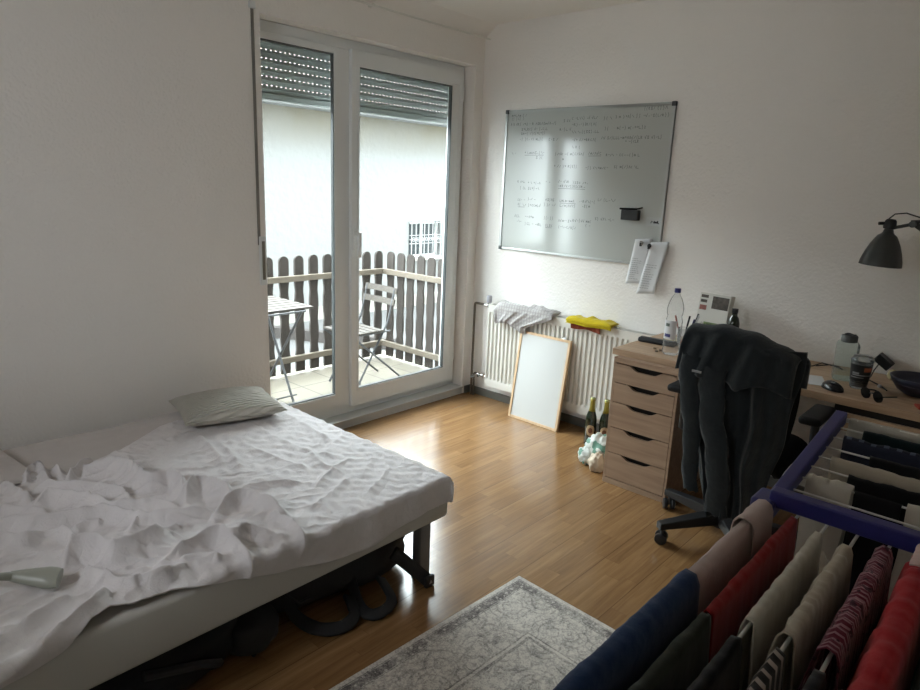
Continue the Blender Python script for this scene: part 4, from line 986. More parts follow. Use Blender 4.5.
# sleeping pillow at the far left
def cushion(name, label, c, rx, ry, h, rot, m, sub_=None, ztilt=0, seam=True, n=48, wr=.01, rib=None):
    P1 = []; P2 = []
    M = T(*c) @ Rz(rot) @ Matrix.Rotation(ztilt, 4, 'X')
    for i in range(n+1):
        r1 = []; r2 = []
        for j in range(n+1):
            a, b = -1+2*i/n, -1+2*j/n
            e = max(0, (1-abs(a)**2.6))*max(0, (1-abs(b)**2.6)); f_ = e**.42
            kx = 1-.07*(1-abs(a)**2)*0-.06*(1-b*b)*abs(a)**3; ky = 1-.06*(1-a*a)*abs(b)**3
            w_ = wr*nz(a*3+c[0], b*3, 2)*f_+wr*.5*nz(a*8, b*8+c[1], 4)*f_
            if rib: w_ += rib[1]*math.sin(b*rx*0+b*ry*2*PI/rib[0])*f_
            x_, y_ = a*rx*kx, b*ry*ky
            r1.append(M @ Vector((x_, y_, h*.5+h*.62*f_+w_))); r2.append(M @ Vector((x_, y_, max(.001, h*.5-h*.48*f_))))
        P1.append(r1); P2.append(r2)
    t = thing(name, label, 'cushion' if name == 'cushion' else 'pillow', c)
    mb = MB(); mb.grid(P1); mb.grid(P2); mb.build('cover', m, t, smooth='all')
    ed = [P1[0][j] for j in range(n+1)]+[P1[i][n] for i in range(1, n+1)]+[P1[n][n-j] for j in range(1, n+1)]+[P1[n-i][0] for i in range(1, n)]
    MB().tube(ed+[ed[0]], .0035, 6, caps=False).build('piping', m, t, smooth='all')
    return t
cushion('pillow', 'pinkish white pillow at the far left of the bed against the wall', (-3.25, -.39, BZ1+.010), .22, .22, .06, .1, sm)
ribm = cloth('ribbed_beige_cover', (.60, .57, .50, 1), .06, bump=.3)
def rib_bump():
    nt = ribm.node_tree; b = nt.nodes['Principled BSDF']; tc = N(nt, 'ShaderNodeTexCoord'); mp = N(nt, 'ShaderNodeMapping'); mp.inputs['Rotation'].default_value = (0, 0, .12)
    nt.links.new(tc.outputs['Object'], mp.inputs[0]); w = N(nt, 'ShaderNodeTexWave', bands_direction='Y', Scale=22, Distortion=.8, Detail=1); nt.links.new(mp.outputs[0], w.inputs['Vector'])
    bp = N(nt, 'ShaderNodeBump', Strength=1, Distance=.012); nt.links.new(w.outputs['Fac'], bp.inputs['Height']); nt.links.new(bp.outputs[0], b.inputs['Normal'])
rib_bump()
cushion('cushion', 'small ribbed beige cushion lying on the bed near the wall', (-2.165, -.350, BZ1+.010), .225, .185, .095, math.radians(-14), ribm, wr=.008)

# muslin blanket as a folded height field over the bed
FOLDS = [
 ([(-2.88,-.60),(-2.82,-.68),(-2.78,-.77),(-2.78,-.87),(-2.76,-.92),(-2.70,-.93),(-2.69,-1.0),(-2.72,-1.06)], .050, .030),
 ([(-3.08,-.70),(-3.02,-.71),(-2.96,-.79),(-2.9,-.84),(-2.86,-.9),(-2.85,-.95)], .030, .022),
 ([(-3.1,-.8),(-3.05,-.78),(-3.0,-.83),(-2.96,-.89),(-2.92,-.99),(-2.81,-1.05),(-2.75,-1.11)], .030, .022),
 ([(-3.19,-.77),(-3.14,-.82),(-3.08,-.88)], .020, .02),
 ([(-3.5,-.86),(-3.22,-.89),(-3.14,-.95),(-3.05,-.98),(-2.96,-1.01),(-2.92,-1.07),(-2.88,-1.14),(-2.79,-1.19),(-2.72,-1.21),(-2.69,-1.23)], .034, .024),
 ([(-3.5,-1.0),(-3.25,-1.02),(-3.2,-1.06),(-3.14,-1.05),(-3.09,-1.08),(-3.07,-1.16)], .030, .022),
 ([(-3.15,-1.25),(-3.12,-1.21),(-3.09,-1.21),(-3.05,-1.24),(-3.04,-1.29),(-3.02,-1.31),(-2.95,-1.3),(-2.9,-1.29),(-2.86,-1.28)], .045, .026),
 ([(-3.12,-1.29),(-3.1,-1.35),(-3.08,-1.42),(-3.05,-1.46),(-3.03,-1.46),(-2.99,-1.48),(-2.95,-1.48),(-2.9,-1.46)], .030, .022),
 ([(-3.5,-1.6),(-3.38,-1.56),(-3.27,-1.53),(-3.21,-1.51),(-3.16,-1.49),(-3.12,-1.46),(-3.10,-1.46)], .026, .020),
 ([(-2.95,-1.42),(-2.9,-1.41),(-2.84,-1.4),(-2.8,-1.39),(-2.76,-1.4),(-2.75,-1.44),(-2.73,-1.45),(-2.68,-1.44),(-2.61,-1.5)], .036, .022),
 ([(-2.91,-1.44),(-2.87,-1.45),(-2.83,-1.48),(-2.82,-1.51)], .016, .014),
 ([(-2.77,-1.45),(-2.75,-1.5),(-2.75,-1.57),(-2.77,-1.66)], .026, .018),
 ([(-2.71,-1.26),(-2.62,-1.21),(-2.57,-1.21),(-2.54,-1.29),(-2.52,-1.39)], .040, .026),
 ([(-2.56,-1.35),(-2.55,-1.43),(-2.55,-1.51),(-2.57,-1.60)], .026, .018),
 ([(-2.73,-1.10),(-2.68,-1.04),(-2.63,-1.03),(-2.6,-1.11),(-2.6,-1.18)], .045, .034),
 ([(-2.53,-1.12),(-2.46,-1.14),(-2.4,-1.16),(-2.34,-1.22)], .018, .022),
 ([(-2.4,-.53),(-2.42,-.66),(-2.46,-.85)], .018, .026), ([(-2.37,-.64),(-2.4,-.81),(-2.44,-.96)], .014, .024),
 ([(-2.15,-.52),(-2.16,-.75),(-2.14,-.98),(-2.08,-1.09)], .008, .026), ([(-2.17,-1.29),(-2.31,-1.35),(-2.43,-1.4)], .009, .022),
 ([(-1.98,-1.31),(-2.11,-1.39),(-2.22,-1.44)], .007, .024), ([(-3.11,-.44),(-3.05,-.41),(-2.99,-.43),(-2.96,-.53),(-2.97,-.67)], .035, .026),
 ([(-3.07,-.61),(-3.04,-.53),(-3.0,-.52),(-3.01,-.61),(-3.02,-.7)], .032, .020), ([(-3.15,-.59),(-3.12,-.64),(-3.11,-.73),(-3.1,-.78)], .025, .018),
 ([(-2.96,-.68),(-2.9,-.61),(-2.83,-.55)], .026, .014), ([(-3.06,-1.03),(-3.01,-1.02),(-2.97,-1.04)], .014, .016),
 ([(-2.94,-1.17),(-2.89,-1.13),(-2.83,-1.13),(-2.79,-1.19)], .022, .018), ([(-2.93,-1.29),(-2.87,-1.25),(-2.81,-1.23)], .020, .016),
 ([(-2.14,-.98),(-2.18,-1.14),(-2.17,-1.26)], .012, .02), ([(-3.4,-1.28),(-3.31,-1.29),(-3.25,-1.29),(-3.2,-1.29)], .018, .02),
 ([(-3.31,-1.46),(-3.24,-1.43),(-3.18,-1.42)], .014, .02), ([(-1.95,-.45),(-1.98,-.7),(-2.0,-.95)], .010, .03),
 ([(-2.30,-.75),(-2.28,-.95),(-2.24,-1.12)], .010, .022), ([(-2.05,-1.15),(-2.2,-1.2),(-2.33,-1.28)], .012, .02)]
def blanket():
    top = BZ1+.012
    xs_ = np.linspace(-3.84, -1.752, 520); nv = 380
    def far_edge(x):
        return np.interp(x, [-3.9, -3.12, -3.02, -2.96, -2.90, -2.83, -2.70, -2.47, -2.28, -2.1, -1.9, -1.7], [-.35, -.42, -.43, -.60, -.58, -.50, -.46, -.30, -.22, -.16, -.135, -.135])
    def over(x):                                  # how far the hem runs past the near edge (path length)
        return np.interp(x, [-3.9, -3.4, -3.25, -3.17, -3.12, -3.08, -2.98, -2.86, -2.70, -2.5, -2.4, -2.3, -2.15, -2.0, -1.85, -1.7], [.07, .055, .025, -.012, -.028, -.012, -.010, .02, .065, .115, .135, .145, .125, .105, .125, .13])
    X = np.repeat(xs_[:, None], nv+1, 1); V = np.linspace(0, 1, nv+1)[None, :]
    yf = far_edge(X); yn = -(1.535+over(X)); Y = yf+(yn-yf)*V
    Hh = np.zeros_like(X); GAIN = np.interp(X, [-2.7, -2.3], [1.30, .85])
    for pts, h_, w_ in FOLDS:
        p0_ = np.array([pts[0]]+list(pts)+[pts[-1]], float); q_ = []
        for k in range(1, len(p0_)-2):
            for f__ in np.linspace(0, 1, 5)[:-1]:
                a0_, a1_, a2_, a3_ = p0_[k-1], p0_[k], p0_[k+1], p0_[k+2]
                q_.append(.5*(2*a1_+(a2_-a0_)*f__+(2*a0_-5*a1_+4*a2_-a3_)*f__**2+(3*a1_-a0_-3*a2_+a3_)*f__**3))
        q_.append(p0_[-1]); p = np.array(q_); best = np.full(X.shape, 9.0); side = np.zeros_like(X); tt = np.zeros_like(X)
        ns = len(p)-1
        for k in range(ns):
            a, b = p[k], p[k+1]; dv = b-a; L2 = (dv**2).sum()
            t_ = np.clip(((X-a[0])*dv[0]+(Y-a[1])*dv[1])/L2, 0, 1)
            ex, ey = X-(a[0]+dv[0]*t_), Y-(a[1]+dv[1]*t_); dd = np.sqrt(ex**2+ey**2)
            m_ = dd < best; best = np.where(m_, dd, best); side = np.where(m_, ex*(-.55)+ey*(-.83), side); tt = np.where(m_, (k+t_)/ns, tt)
        ww = w_*(1.2+.3*np.tanh(side/.015))      # steeper towards the room
        taper = np.clip(np.sin(np.clip(tt, .0, 1)*PI)*1.6+.25, 0, 1)
        prof = GAIN*(.82*np.exp(-(np.sqrt(best**2+.003**2)-.003)/(ww*.42))+.36*np.exp(-(best/(ww*.80))**2))
        Hh = np.maximum(Hh, h_*prof*taper)+.18*np.minimum(Hh, h_*prof*taper)
    # crinkle of the gauze
    def wav(fx, fy, ph, wx=0, wy=0): return np.sin(X*fx+Y*fy+ph+1.6*np.sin(X*wx+Y*wy+ph*2))
    Hh += .0008*wav(38, 21, .3, 9, 14)+.0009*wav(-17, 47, 1.3, 13, -8)+.0014*wav(80, -60, 2.1, 21, 17)+.0012*wav(95, 70, .7, -19, 23)+.0010*wav(-130, 60, 3., 25, 31)
    rn = np.zeros_like(X); flat = rn.ravel(); xf, yf_ = X.ravel(), Y.ravel()
    for i_ in range(flat.size):
        a_, b_2 = xf[i_], yf_[i_]; w1 = noise.noise(Vector((a_*2.2, b_2*2.2, 4)))*.35
        u1 = a_*.93-b_2*.37; v1 = a_*.37+b_2*.93
        n1 = 1-abs(noise.noise(Vector((u1*1.5+w1*1.5, v1*8.0+w1*5, 1))))*2.4; n2 = 1-abs(noise.noise(Vector((u1*2.6, v1*19+w1*6, 7))))*2.4
        n3 = 1-abs(noise.noise(Vector((v1*5+3, u1*13+w1*3, 9))))*2.4
        lf_ = min(1, max(0, (-2.25-a_)/.5)); flat[i_] = lf_*(.011*max(0, n1)**4+.007*max(0, n2)**4)+.0012*max(0, n3)**3+.0014*max(0, n2)**2
    Hh += rn*np.clip((Y+1.56)/.06, .25, 1)*np.where(Y > -1.55, 1, .4)
    left = np.clip((-2.55-X)/.4, 0, 1); Hh += left*(.010+.006*wav(9, 14, 1.2, 5, 4))
    edgef = np.clip(V*nv/5, 0, 1); Hh = Hh*(.25+.75*edgef)*np.where(X > -2.9, 1, 1)
    rr = np.clip((np.array(Y)+1.56)/.06, 0, 1)
    Hh = Hh*np.interp(Y, [-1.60, -1.50], [.28, 1.0])
    r0 = .020
    # wrap over the near edge and over the foot end
    sy = -(Y)-(1.535-r0+.010); sx = X-(BX1-r0-.004)
    def bend(s_):
        a = np.clip(s_/r0, 0, PI/2); ext = np.maximum(s_-r0*PI/2, 0)
        return np.where(s_ > 0, r0*np.sin(a), s_), np.where(s_ > 0, r0*(1-np.cos(a))+ext, 0), np.sin(a), np.cos(a)
    oy, dy, ny_, cy_ = bend(sy); ox, dx, nx_, cx_ = bend(sx)
    Yw = -(1.535-r0+.010)-oy; Xw = (BX1-r0-.004)+ox
    corner = np.minimum(dx, dy)*.25
    ly = (cy_*cx_); 
    Xo = Xw+nx_*Hh*.8; Yo = Yw-ny_*Hh*.8-corner*.0; Zo = top-np.maximum(dx, dy)-.15*np.minimum(dx, dy)+Hh*np.maximum(ly, .0)
    Zo = np.where(X > -1.96, np.maximum(Zo, .312), Zo); Yo -= ny_*.004*np.sin(X*30); 
    vs = np.stack([Xo, Yo, Zo], -1)
    nx, nv_ = X.shape
    idx = np.arange(nx*nv_).reshape(nx, nv_)
    f = np.stack([idx[:-1, :-1], idx[:-1, 1:], idx[1:, 1:], idx[1:, :-1]], -1).reshape(-1, 4)
    me = bpy.data.meshes.new('blanket'); org = np.array([-2.85, -.83, BZ1]); me.from_pydata((vs.reshape(-1, 3)-org).tolist(), [], f.tolist())
    for p_ in me.polygons: p_.use_smooth = True
    o = bpy.data.objects.new('blanket', me); o.location = org; C.objects.link(o)
    me.materials.append(MUS)
    s_ = o.modifiers.new('solid', 'SOLIDIFY'); s_.thickness = .005; s_.offset = -1
    tag(o, 'rumpled off-white muslin blanket spread over the bed', 'blanket')
MUS = cloth('muslin', (.66, .63, .632, 1), .05, wv=420, bump=.8, sheen=.1)
def quilt():
    nt = MUS.node_tree; b = nt.nodes['Principled BSDF']; old = b.inputs['Normal'].links[0].from_socket
    tc = N(nt, 'ShaderNodeTexCoord'); ds = N(nt, 'ShaderNodeTexNoise', Scale=5, Detail=2); nt.links.new(tc.outputs['Object'], ds.inputs['Vector'])
    ma = N(nt, 'ShaderNodeVectorMath', operation='MULTIPLY_ADD'); nt.links.new(ds.outputs['Color'], ma.inputs[0]); ma.inputs[1].default_value = (.06, .06, .06); nt.links.new(tc.outputs['Object'], ma.inputs[2])
    sp = N(nt, 'ShaderNodeSeparateXYZ'); nt.links.new(ma.outputs[0], sp.inputs[0]); acc = None
    for a, c in ((1, .45), (-.6, 1)):
        v = math_n(nt, 'ADD', math_n(nt, 'MULTIPLY', sp.outputs[0], a), math_n(nt, 'MULTIPLY', sp.outputs[1], c))
        l_ = math_n(nt, 'POWER', math_n(nt, 'ABSOLUTE', math_n(nt, 'SINE', math_n(nt, 'MULTIPLY', v, 52))), .35)
        acc = l_ if acc is None else math_n(nt, 'MULTIPLY', acc, l_)
    bp = N(nt, 'ShaderNodeBump', Strength=.3, Distance=.004); nt.links.new(acc, bp.inputs['Height']); nt.links.new(old, bp.inputs['Normal']); nt.links.new(bp.outputs[0], b.inputs['Normal'])
quilt()
blanket()
# pale plastic paddle on the blanket
DZ = Vector((-.025, -.012, -.022))
t = thing('plastic_handle', 'pale grey plastic handle with a flared end lying on the blanket', 'handle', (-3.28, -1.27, .47))
pm_ = mat('pale_grey_plastic', rgb(150, 152, 142), .35)
MB().tube([Vector(q)+DZ for q in ((-3.62, -1.02, .520), (-3.42, -1.14, .510), (-3.29, -1.215, .502), (-3.245, -1.245, .498))], .009, 12, rs=[.010, .009, .009, .012]).build('shaft', pm_, t, smooth='all')
P = []
for i in range(9):
    q = i/8; c = DZ+Vector((-3.25, -1.24, .498)).lerp(Vector((-3.158, -1.318, .487)), q); d_ = Vector((.76, -.64, 0)); n_ = Vector((-.64, -.76, -.35)).normalized()
    a_, b_ = .012+.024*q**.9, .011+.011*q
    k_ = 1-.25*max(0, q-.8)/.2
    P.append([c+n_*a_*math.cos(2*PI*j/16)*k_+Vector((0, 0, 1))*b_*math.sin(2*PI*j/16)*k_ for j in range(17)])
mb = MB(); mb.grid(P); mb.add(P[-1][:16], [tuple(range(16))]); mb.build('flared_end', pm_, t, smooth=True)

# ------------------------------------------------------------------ under the bed
BAGM = mat('black_nylon', (.018, .019, .021, 1), .75, bump=.4, bscale=40)
BAGG = mat('charcoal_nylon', rgb(40, 42, 44), .8, spec=.2, bump=.4, bscale=50, dist=.004)
def softbox(c, sx_, sy_, sz_, rot, seed, pw=4, wr=.02, n=26):
    M = T(*c) @ Rz(rot); P = []
    for i in range(n+1):
        th_ = PI*i/n; row = []
        for j in range(2*n+1):
            ph = 2*PI*j/(2*n); v = Vector((math.sin(th_)*math.cos(ph), math.sin(th_)*math.sin(ph), math.cos(th_)))
            e = (abs(v.x)**pw+abs(v.y)**pw+abs(v.z)**pw)**(-1/pw); k = e*(1+wr*4*nz(v.x*2+seed, v.y*2, v.z*2))
            p = M @ Vector((v.x*sx_*k, v.y*sy_*k, v.z*sz_*k)); p.z = max(p.z, .002); row.append(p)
        P.append(row)
    return MB().grid(P)
t = thing('duffel_bag', 'large black duffel bag under the left part of the bed', 'bag', (-3.1, -1.25, 0))
softbox((-3.08, -1.24, .100), .38, .25, .105, .05, 1).build('bag_body', BAGG, t, smooth='all')
MB().tube([(-2.84, -1.40, .02), (-2.82, -1.47, .07), (-2.90, -1.505, .13), (-3.05, -1.49, .17)], .014, 8).build('strap', BAGM, t, smooth=True)
BP = t = thing('backpack', 'black backpack lying on its side under the middle of the bed', 'backpack', (-2.35, -1.15, 0))
softbox((-2.26, -1.18, .108), .34, .235, .110, -.12, 5).build('bag_body', BAGM, t, smooth='all')
MB().tube([(-2.52, -1.36, .18), (-2.54, -1.41, .14), (-2.50, -1.425, .10), (-2.44, -1.40, .08)], .006, 8).build('strap', BAGM, t, smooth=True)
t = thing('tote_bag', 'dark fabric bag slumped between the duffel bag and the backpack', 'bag', (-2.70, -1.30, 0))
softbox((-2.69, -1.33, .075), .095, .15, .078, .3, 8, 3).build('bag_body', BAGM, t, smooth='all')
MB().tube([(-2.70, -1.455, .02), (-2.66, -1.47, .06), (-2.66, -1.45, .12), (-2.69, -1.40, .14)], .009, 8).build('handle', BAGG, t, smooth=True)
def band(pts, w, name, m, par, n=24):
    P = []; pts = [Vector(p) for p in pts]
    for i in range(n+1):
        q = i/n*(len(pts)-1); k = min(int(q), len(pts)-2); f_ = q-k
        p0, p1, p2, p3 = pts[max(k-1, 0)], pts[k], pts[k+1], pts[min(k+2, len(pts)-1)]
        p = .5*((2*p1)+(p2-p0)*f_+(2*p0-5*p1+4*p2-p3)*f_*f_+(3*p1-p0-3*p2+p3)*f_**3)
        d_ = ((p2-p1)+(p3-p0)*.2).normalized(); sd = Vector((-d_.y, d_.x, .55)).normalized()
        P.append([p+sd*w*t_ for t_ in (-1, -.5, 0, .5, 1)])
    return MB().grid(P).build(name, m, par, smooth='all', solid=.014, offs=0)
band([(-2.50, -1.33, .10), (-2.50, -1.40, .035), (-2.475, -1.50, .024), (-2.41, -1.55, .024), (-2.34, -1.53, .026), (-2.31, -1.46, .05)], .022, 'shoulder_strap', BAGM, BP)
band([(-2.26, -1.40, .09), (-2.29, -1.49, .030), (-2.30, -1.565, .024), (-2.245, -1.585, .026), (-2.185, -1.555, .030), (-2.17, -1.47, .07)], .020, 'shoulder_strap', BAGM, BP)
t = thing('bag_strap', 'black strap with a small white mark hanging beside the bed leg', 'strap', (-1.99, -1.46, 0))
P = []
for i in range(14):
    q = i/13; c = Vector((-2.125+.125*q, -1.50-.060*q, .170-.145*q)); P.append([c+Vector((.020*s, .004*s, .014*s)) for s in (-1, 0, 1)])
MB().grid(P).build('webbing', BAGM, t, smooth='all', solid=.012)
MB().box(-2.025, -1.978, -1.578, -1.560, .002, .048, bev=.006).build('buckle', BLK, t, smooth=True)
MB().prism([(-2.010, .020), (-1.994, .020), (-2.002, .035)], -1.5798, -1.5788, axis=1).build('logo_mark', mat('white_mark', rgb(180, 180, 180), .5), t)

# ------------------------------------------------------------------ rug
RL, RWd = 2.3, 1.6
ra = math.radians(-2.4)
rc = Vector((-1.695, -1.777, 0)) + Rz(ra) @ Vector((-RL/2, -RWd/2, 0))
o = MB().box(-RL/2, RL/2, -RWd/2, RWd/2, 0, .009, bev=.004).build('rug', rug_mat(RL, RWd), loc=(0, 0, 0))
o.location = rc+Vector((0, 0, .0005)); o.rotation_euler = (0, 0, ra)
tag(o, 'grey vintage patterned rug with ornamental borders on the laminate floor', 'rug')

# ------------------------------------------------------------------ drying rack
RZ = .965; RX0 = -2.385; RX1 = -3.40; WYs = [-2.881-.0487*k for k in range(10)]; RYL, RYR = -2.828, -3.372
rk = thing('drying_rack', 'blue and white folding clothes drying rack loaded with laundry', 'drying rack', (-2.85, -3.1, 0))
MB().box(RX0-.014, RX0+.016, RYR-.02, RYL-.002, RZ+.006, RZ+.038, bev=.004).build('crossbar', BLUE, rk)
MB().box(RX1-.016, RX1+.016, RYR-.02, RYL+.03, RZ-.020, RZ+.012, bev=.004).build('crossbar', BLUE, rk)
for y in (RYL, RYR): MB().tube([(RX0, y, RZ), (RX1, y, RZ)], .0075, 10).build('side_tube', WIRE, rk, smooth=True)
for y in WYs: MB().tube([(RX0, y, RZ), (RX1, y, RZ)], .0028, 8).build('wire', WIRE, rk, smooth=True)
for x in (RX0, RX1):
    MB().box(x-.030, x+.036, RYL-.014, RYL+.026, RZ-.018, RZ+.020, bev=.006).build('corner_joint', BLUE, rk)
    MB().box(x-.030, x+.040, RYR-.030, RYR+.016, RZ-.018, RZ+.030, bev=.006).build('corner_joint', BLUE, rk)
# wing raised at the far end
WA = math.atan(.13)
def wz(x): return .990+(x+2.17)*.13
for y in (RYL-.004, RYR+.004):
    M = T(RX0, y, .962) @ Matrix.Rotation(-WA, 4, 'Y')
    MB().box(-.030, .488, -.013, .013, -.010, .020, M=M, bev=.004).build('wing_arm', BLUE, rk)
WXs = [-1.905, -1.955, -2.015, -2.072, -2.126, -2.178, -2.235, -2.292]
for i, x in enumerate(WXs): MB().tube([(x, RYL-.004, wz(x)), (x, RYR+.004, wz(x))], .006 if i == 0 else .0022, 8).build('wing_wire', WIRE, rk, smooth=True)
for y in (RYL+.01, RYR-.01):
    MB().tube([(RX0+.01, y, RZ-.02), (RX1+.12, y, .0195)], .009, 10).build('leg', WIRE, rk, smooth=True)
    MB().tube([(RX1-.01, y-.022 if y == RYL+.01 else y+.022, RZ-.02), (RX0-.12, y-.022 if y == RYL+.01 else y+.022, .0195)], .009, 10).build('leg', WIRE, rk, smooth=True)
MB().tube([(RX1+.12, RYL+.01, .0195), (RX1+.12, RYR-.01, .0195)], .009, 10).build('foot_tube', WIRE, rk, smooth=True)
MB().tube([(RX0-.12, RYL-.012, .0195), (RX0-.12, RYR+.012, .0195)], .009, 10).build('foot_tube', WIRE, rk, smooth=True)

# ------------------------------------------------------------------ laundry
def hang(name, label, cat, m, axis, at, a0, a1, z, d1, d2, seed, gather=0., wob=.006, r=.007, hem=.02, thick=.0025, slope=None, spread=.010, cut=0, zf=None, nfold=5, roll=0.):
    """cloth folded over a wire. axis 'x': wire along x at y=at; d1 drop on the side of -axis2, d2 on the + side"""
    nu, nv = 60, 56; P = []; L = abs(a1-a0)
    for i in range(nv+1):
        s = -d1+(d1+d2)*i/nv; row = []
        for j in range(nu+1):
            u = j/nu; a = a0+(a1-a0)*u
            dd = abs(s)
            hh = 1+hem*math.sin(u*5+seed)+hem*.6*math.sin(u*13+seed*2)-cut*(u if s < 0 else 1-u)
            dd *= hh
            ph = u*L*2*PI*nfold/.3
            fold = wob*(math.sin(ph+seed+dd*4)+.5*math.sin(ph*2.3+seed*3+dd*7))*min(1, dd*9)+.012*nz(u*4+seed, dd*5, 1)*min(1, dd*8)
            rid = roll*(.5+.8*nz(a*14, seed, 1)+.9*nz(a*55, seed, 5)+.5*nz(a*120, seed, 9))
            sg = -1 if s < 0 else 1
            q = r*PI/2
            if dd < q: c_, zz = sg*r*math.sin(dd/r), r*math.cos(dd/r)-r
            else: c_, zz = sg*(r+spread*min(1, (dd-q)*6)), -(dd-q)-r
            aa = a+gather*(.5-u)*min(1, dd*4)+.004*math.sin(dd*22+seed+u*4)*min(1, dd*6)
            z0 = z if zf is None else zf(a)
            top = z0+r+.003+rid*max(0, 1-dd*12)
            if axis == 'x': row.append((aa, at+c_+fold*sg*.6+fold*.4, top+zz))
            else: row.append((at+c_+fold*sg*.6+fold*.4, aa, top+zz))
        P.append(row)
    return tag(MB().grid(P).build(name, m, smooth='all', solid=thick, offs=0), label, cat)
def cl(name, c, **k): return cloth(name, c, **k)
pink = cl('pale_pink_terry', rgb(178, 160, 154), bump=.5); navy = cl('navy_terry', rgb(30, 54, 90), bump=.6); red = cl('red_jersey', rgb(128, 20, 22)); dgreen = cl('dark_green_jersey', rgb(38, 44, 36))
white = cl('white_cotton', rgb(182, 176, 164)); cream = cl('cream_cotton', rgb(170, 160, 144)); blackc = cl('black_cotton', rgb(20, 20, 22))
knit = cl('maroon_knit', rgb(96, 36, 52), stripes=[(0, .0085, rgb(150, 112, 120), .34)], mot=(70, rgb(60, 26, 40), .60), bump=.8, wv=200)
strp = cl('striped_cotton', rgb(26, 24, 24), stripes=[(0, .022, rgb(150, 138, 130), .38)])
red2 = cl('bright_red_jersey', rgb(160, 26, 34)); greyw = cl('grey_melange', rgb(140, 134, 130)); teal = cl('dark_teal_jersey', rgb(18, 34, 36))
chk = cl('checked_cotton', rgb(26, 30, 44), stripes=[(1, .024, rgb(74, 82, 98), .42), (0, .016, rgb(40, 44, 60), .4)])
sheer = cl('sheer_white_cotton', rgb(172, 168, 158)); pinkw = cl('pink_white_cotton', rgb(206, 178, 172))
hang('towel', 'pale pink towel hung over the left outer tube of the drying rack', 'towel', pink, 'x', RYL, -2.425, -2.742, RZ, .40, .38, 1.0, r=.012, wob=.004, roll=.002, nfold=2)
hang('towel', 'pale pink towel end lapped over the same tube next to the blue joint', 'towel', pink, 'x', RYL, -2.418, -2.520, RZ+.003, .34, .36, 4.0, r=.018, wob=.003, nfold=2)
hang('towel', 'dark navy blue towel hung over the left outer tube beyond the pink one', 'towel', navy, 'x', RYL, -2.745, -3.25, RZ+.002, .46, .44, 2.0, r=.016, wob=.003, roll=.003, nfold=3)
hang('t_shirt', 'red shirt hung on the second wire of the drying rack', 'shirt', red, 'x', WYs[0], -2.418, -2.805, RZ, .34, .30, 3.0, wob=0.0057, roll=.004)
hang('t_shirt', 'dark green shirt hung on the second wire beyond the red one', 'shirt', dgreen, 'x', WYs[0], -2.808, -3.25, RZ, .40, .36, 4.5, wob=0.0057, roll=.003)
hang('t_shirt', 'white shirt hung on the third wire right beside the plain red shirt', 'shirt', white, 'x', WYs[1], -2.448, -2.783, RZ, .36, .30, 5.0, wob=0.0076, roll=.004)
hang('trousers', 'black trousers hung on the third wire nearest the camera', 'trousers', blackc, 'x', WYs[1], -2.828, -3.25, RZ, .42, .38, 6.0, wob=.003, roll=.003)
hang('t_shirt', 'cream shirt bunched on the fourth wire beside the maroon knit', 'shirt', cream, 'x', WYs[2], -2.476, -2.784, RZ, .36, .30, 7.0, wob=0.0114, roll=.008, r=.010)
hang('striped_top', 'dark top with pale stripes hung on the fourth wire beyond the cream one', 'shirt', strp, 'x', WYs[2], -2.815, -3.2, RZ, .36, .34, 8.0, wob=.004, roll=.003)
hang('knit_sweater', 'maroon and grey knitted sweater hung on the fifth wire', 'sweater', knit, 'x', WYs[3], -2.440, -2.783, RZ, .34, .30, 9.0, wob=0.0114, roll=.009, r=.012)
hang('trousers', 'black trousers hung on the fifth wire beyond the maroon sweater', 'trousers', blackc, 'x', WYs[3], -2.818, -3.2, RZ, .40, .36, 10.0, wob=.004, roll=.003)
hang('hoodie', 'bright red hoodie draped thickly over the sixth wire', 'hoodie', red2, 'x', WYs[4]-.004, -2.43, -3.02, RZ+.004, .40, .34, 11.0, wob=.009, roll=.006, r=.018, nfold=4)
hang('collar_cloth', 'pale pink cloth lapped over the far end of the red hoodie', 'cloth', pinkw, 'x', WYs[4]-.004, -2.44, -2.52, RZ+.020, .06, .012, 12.0, wob=.003, r=.022, roll=.004)
hang('sweater', 'grey flecked sweater at the right end of the drying rack', 'sweater', greyw, 'x', WYs[6], -2.66, -3.1, RZ, .36, .34, 13.0, wob=.006, roll=.006, r=.010)
hang('leggings', 'black leggings hung at the right of the rack beside the red hoodie', 'leggings', blackc, 'x', WYs[5]-.002, -2.44, -2.80, RZ-.004, .34, .34, 14.0, wob=.004)
# on the wing: wires run along y
def wing(name, label, cat, m, i, y0, y1, d1, d2, seed, **k): return hang(name, label, cat, m, 'y', WXs[i], y0, y1, wz(WXs[i])-.003, d1, d2, seed, **k)
wing('pillowcase', 'thin white pillowcase hung over the end tube of the raised wing', 'pillowcase', sheer, 0, -2.852, -3.34, .34, .26, 1.5, wob=.002, roll=.001, r=.0065, spread=.004)
wing('boxer_shorts', 'dark teal shorts hung on the wing behind the checked shirt', 'shorts', teal, 1, -2.892, -3.30, .20, .20, 2.5, wob=.002, roll=.002, r=.0045)
wing('checked_shirt', 'navy and grey checked shirt hung across the middle of the wing', 'shirt', chk, 2, -2.866, -3.33, .26, .24, 3.5, wob=.003, roll=.004, r=.008)
wing('trousers', 'black trousers hung on the wing in front of the checked shirt', 'trousers', blackc, 3, -2.930, -3.32, .28, .26, 4.0, wob=.002, roll=.002, r=.004)
wing('towel', 'beige towel hung on the wing between two black garments', 'towel', cream, 4, -2.870, -3.33, .30, .26, 5.5, wob=.002, roll=.002, r=.006)
wing('shorts', 'black shorts hung on the wing in front of the beige towel', 'shorts', blackc, 5, -2.915, -3.32, .26, .24, 6.5, wob=.002, roll=.003, r=.004)
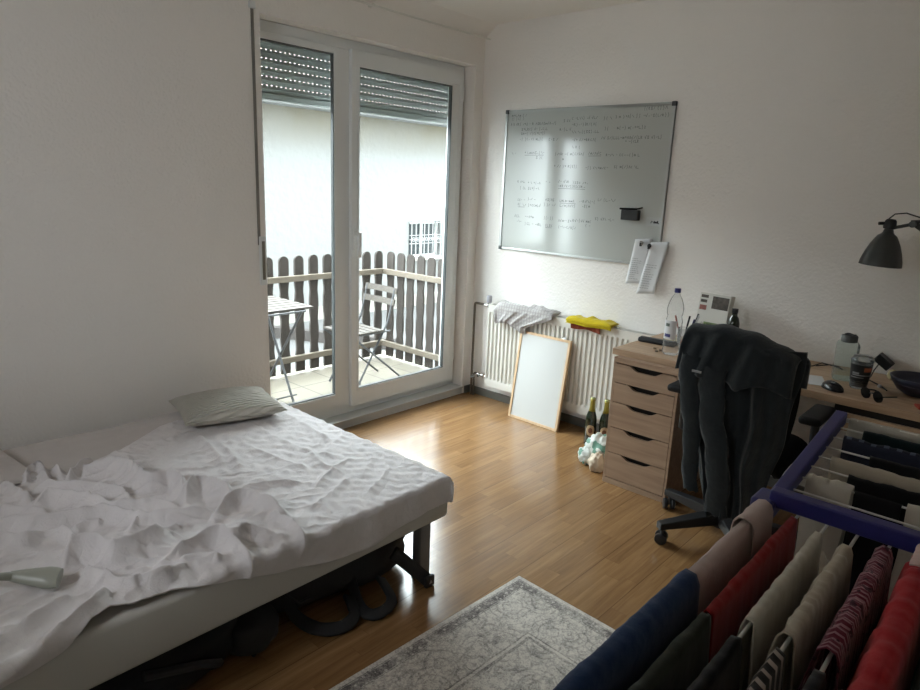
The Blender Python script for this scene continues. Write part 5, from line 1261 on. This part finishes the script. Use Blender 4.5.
wing('undershirt', 'bunched cream undershirt at the left end of the wing next to the crossbar', 'undershirt', white, 6, -2.855, -2.936, .17, .14, 7.5, wob=.006, roll=.005, r=.009, nfold=7, hem=.08)
wing('socks', 'black sock pair hung beside the cream undershirt near the crossbar', 'socks', blackc, 6, -2.940, -3.018, .24, .22, 8.5, wob=.003, r=.005)
wing('vest', 'pale vest hung on the wing wire above the bright red hoodie', 'vest', white, 6, -3.026, -3.12, .20, .20, 9.5, wob=.005, roll=.004, r=.008)
# ------------------------------------------------------------------ light
wd = bpy.data.worlds.new('overcast'); bpy.context.scene.world = wd; wd.use_nodes = True
nt = wd.node_tree; bg = nt.nodes['Background']
tc = nt.nodes.new('ShaderNodeTexCoord'); sp = nt.nodes.new('ShaderNodeSeparateXYZ'); nt.links.new(tc.outputs['Generated'], sp.inputs[0])
col = ramp(nt, sp.outputs[2], [(.0, (.72, .76, .80, 1)), (.35, (.90, .95, 1, 1)), (1, (1.0, 1.03, 1.08, 1))])
nt.links.new(col, bg.inputs[0]); bg.inputs[1].default_value = 9.0
def area(name, loc, rot, sx_, sy_, power, colr=(1, 1, 1), portal=False):
    l = bpy.data.lights.new(name, 'AREA'); l.shape = 'RECTANGLE'; l.size = sx_; l.size_y = sy_; l.energy = power; l.color = colr
    l.cycles.is_portal = portal
    o = bpy.data.objects.new(name, l); o.location = loc; o.rotation_euler = rot; C.objects.link(o); return o
area('fill_window_portal', (XN-.19, (VY0+VY1)/2, (VZ0+VZ1)/2), (0, math.radians(-90), 0), VZ1-VZ0, VY1-VY0, 1, portal=True)  # portal for the added window
area('door_portal', (-.9, .30, 1.0), (math.radians(-90), 0, 0), 1.7, 2.0, 1, portal=True)

# ------------------------------------------------------------------ camera
cam = bpy.data.cameras.new('camera'); co = bpy.data.objects.new('camera', cam); C.objects.link(co)
cam.sensor_width = 36; cam.lens = 656.34/920*36; cam.clip_start = .02; cam.clip_end = 200
r_ = Vector((0.67455463, -0.73711422, 0.04048059)); u_ = Vector((0.14871367, 0.18939387, 0.97057416)); f_ = Vector((0.72309079, 0.64868528, -0.23737547))
Mc = Matrix(((r_.x, u_.x, -f_.x, -3.63929), (r_.y, u_.y, -f_.y, -3.14809), (r_.z, u_.z, -f_.z, 1.534983), (0, 0, 0, 1)))
co.matrix_world = Mc
sc = bpy.context.scene; sc.camera = co
sc.view_settings.view_transform = 'Standard'; sc.view_settings.look = 'None'; sc.view_settings.gamma = 1
sc.view_settings.use_curve_mapping = False; sc.view_settings.exposure = 1.34
sc.cycles.max_bounces = 14; sc.cycles.diffuse_bounces = 8; sc.cycles.transparent_max_bounces = 24; sc.cycles.sample_clamp_indirect = 6
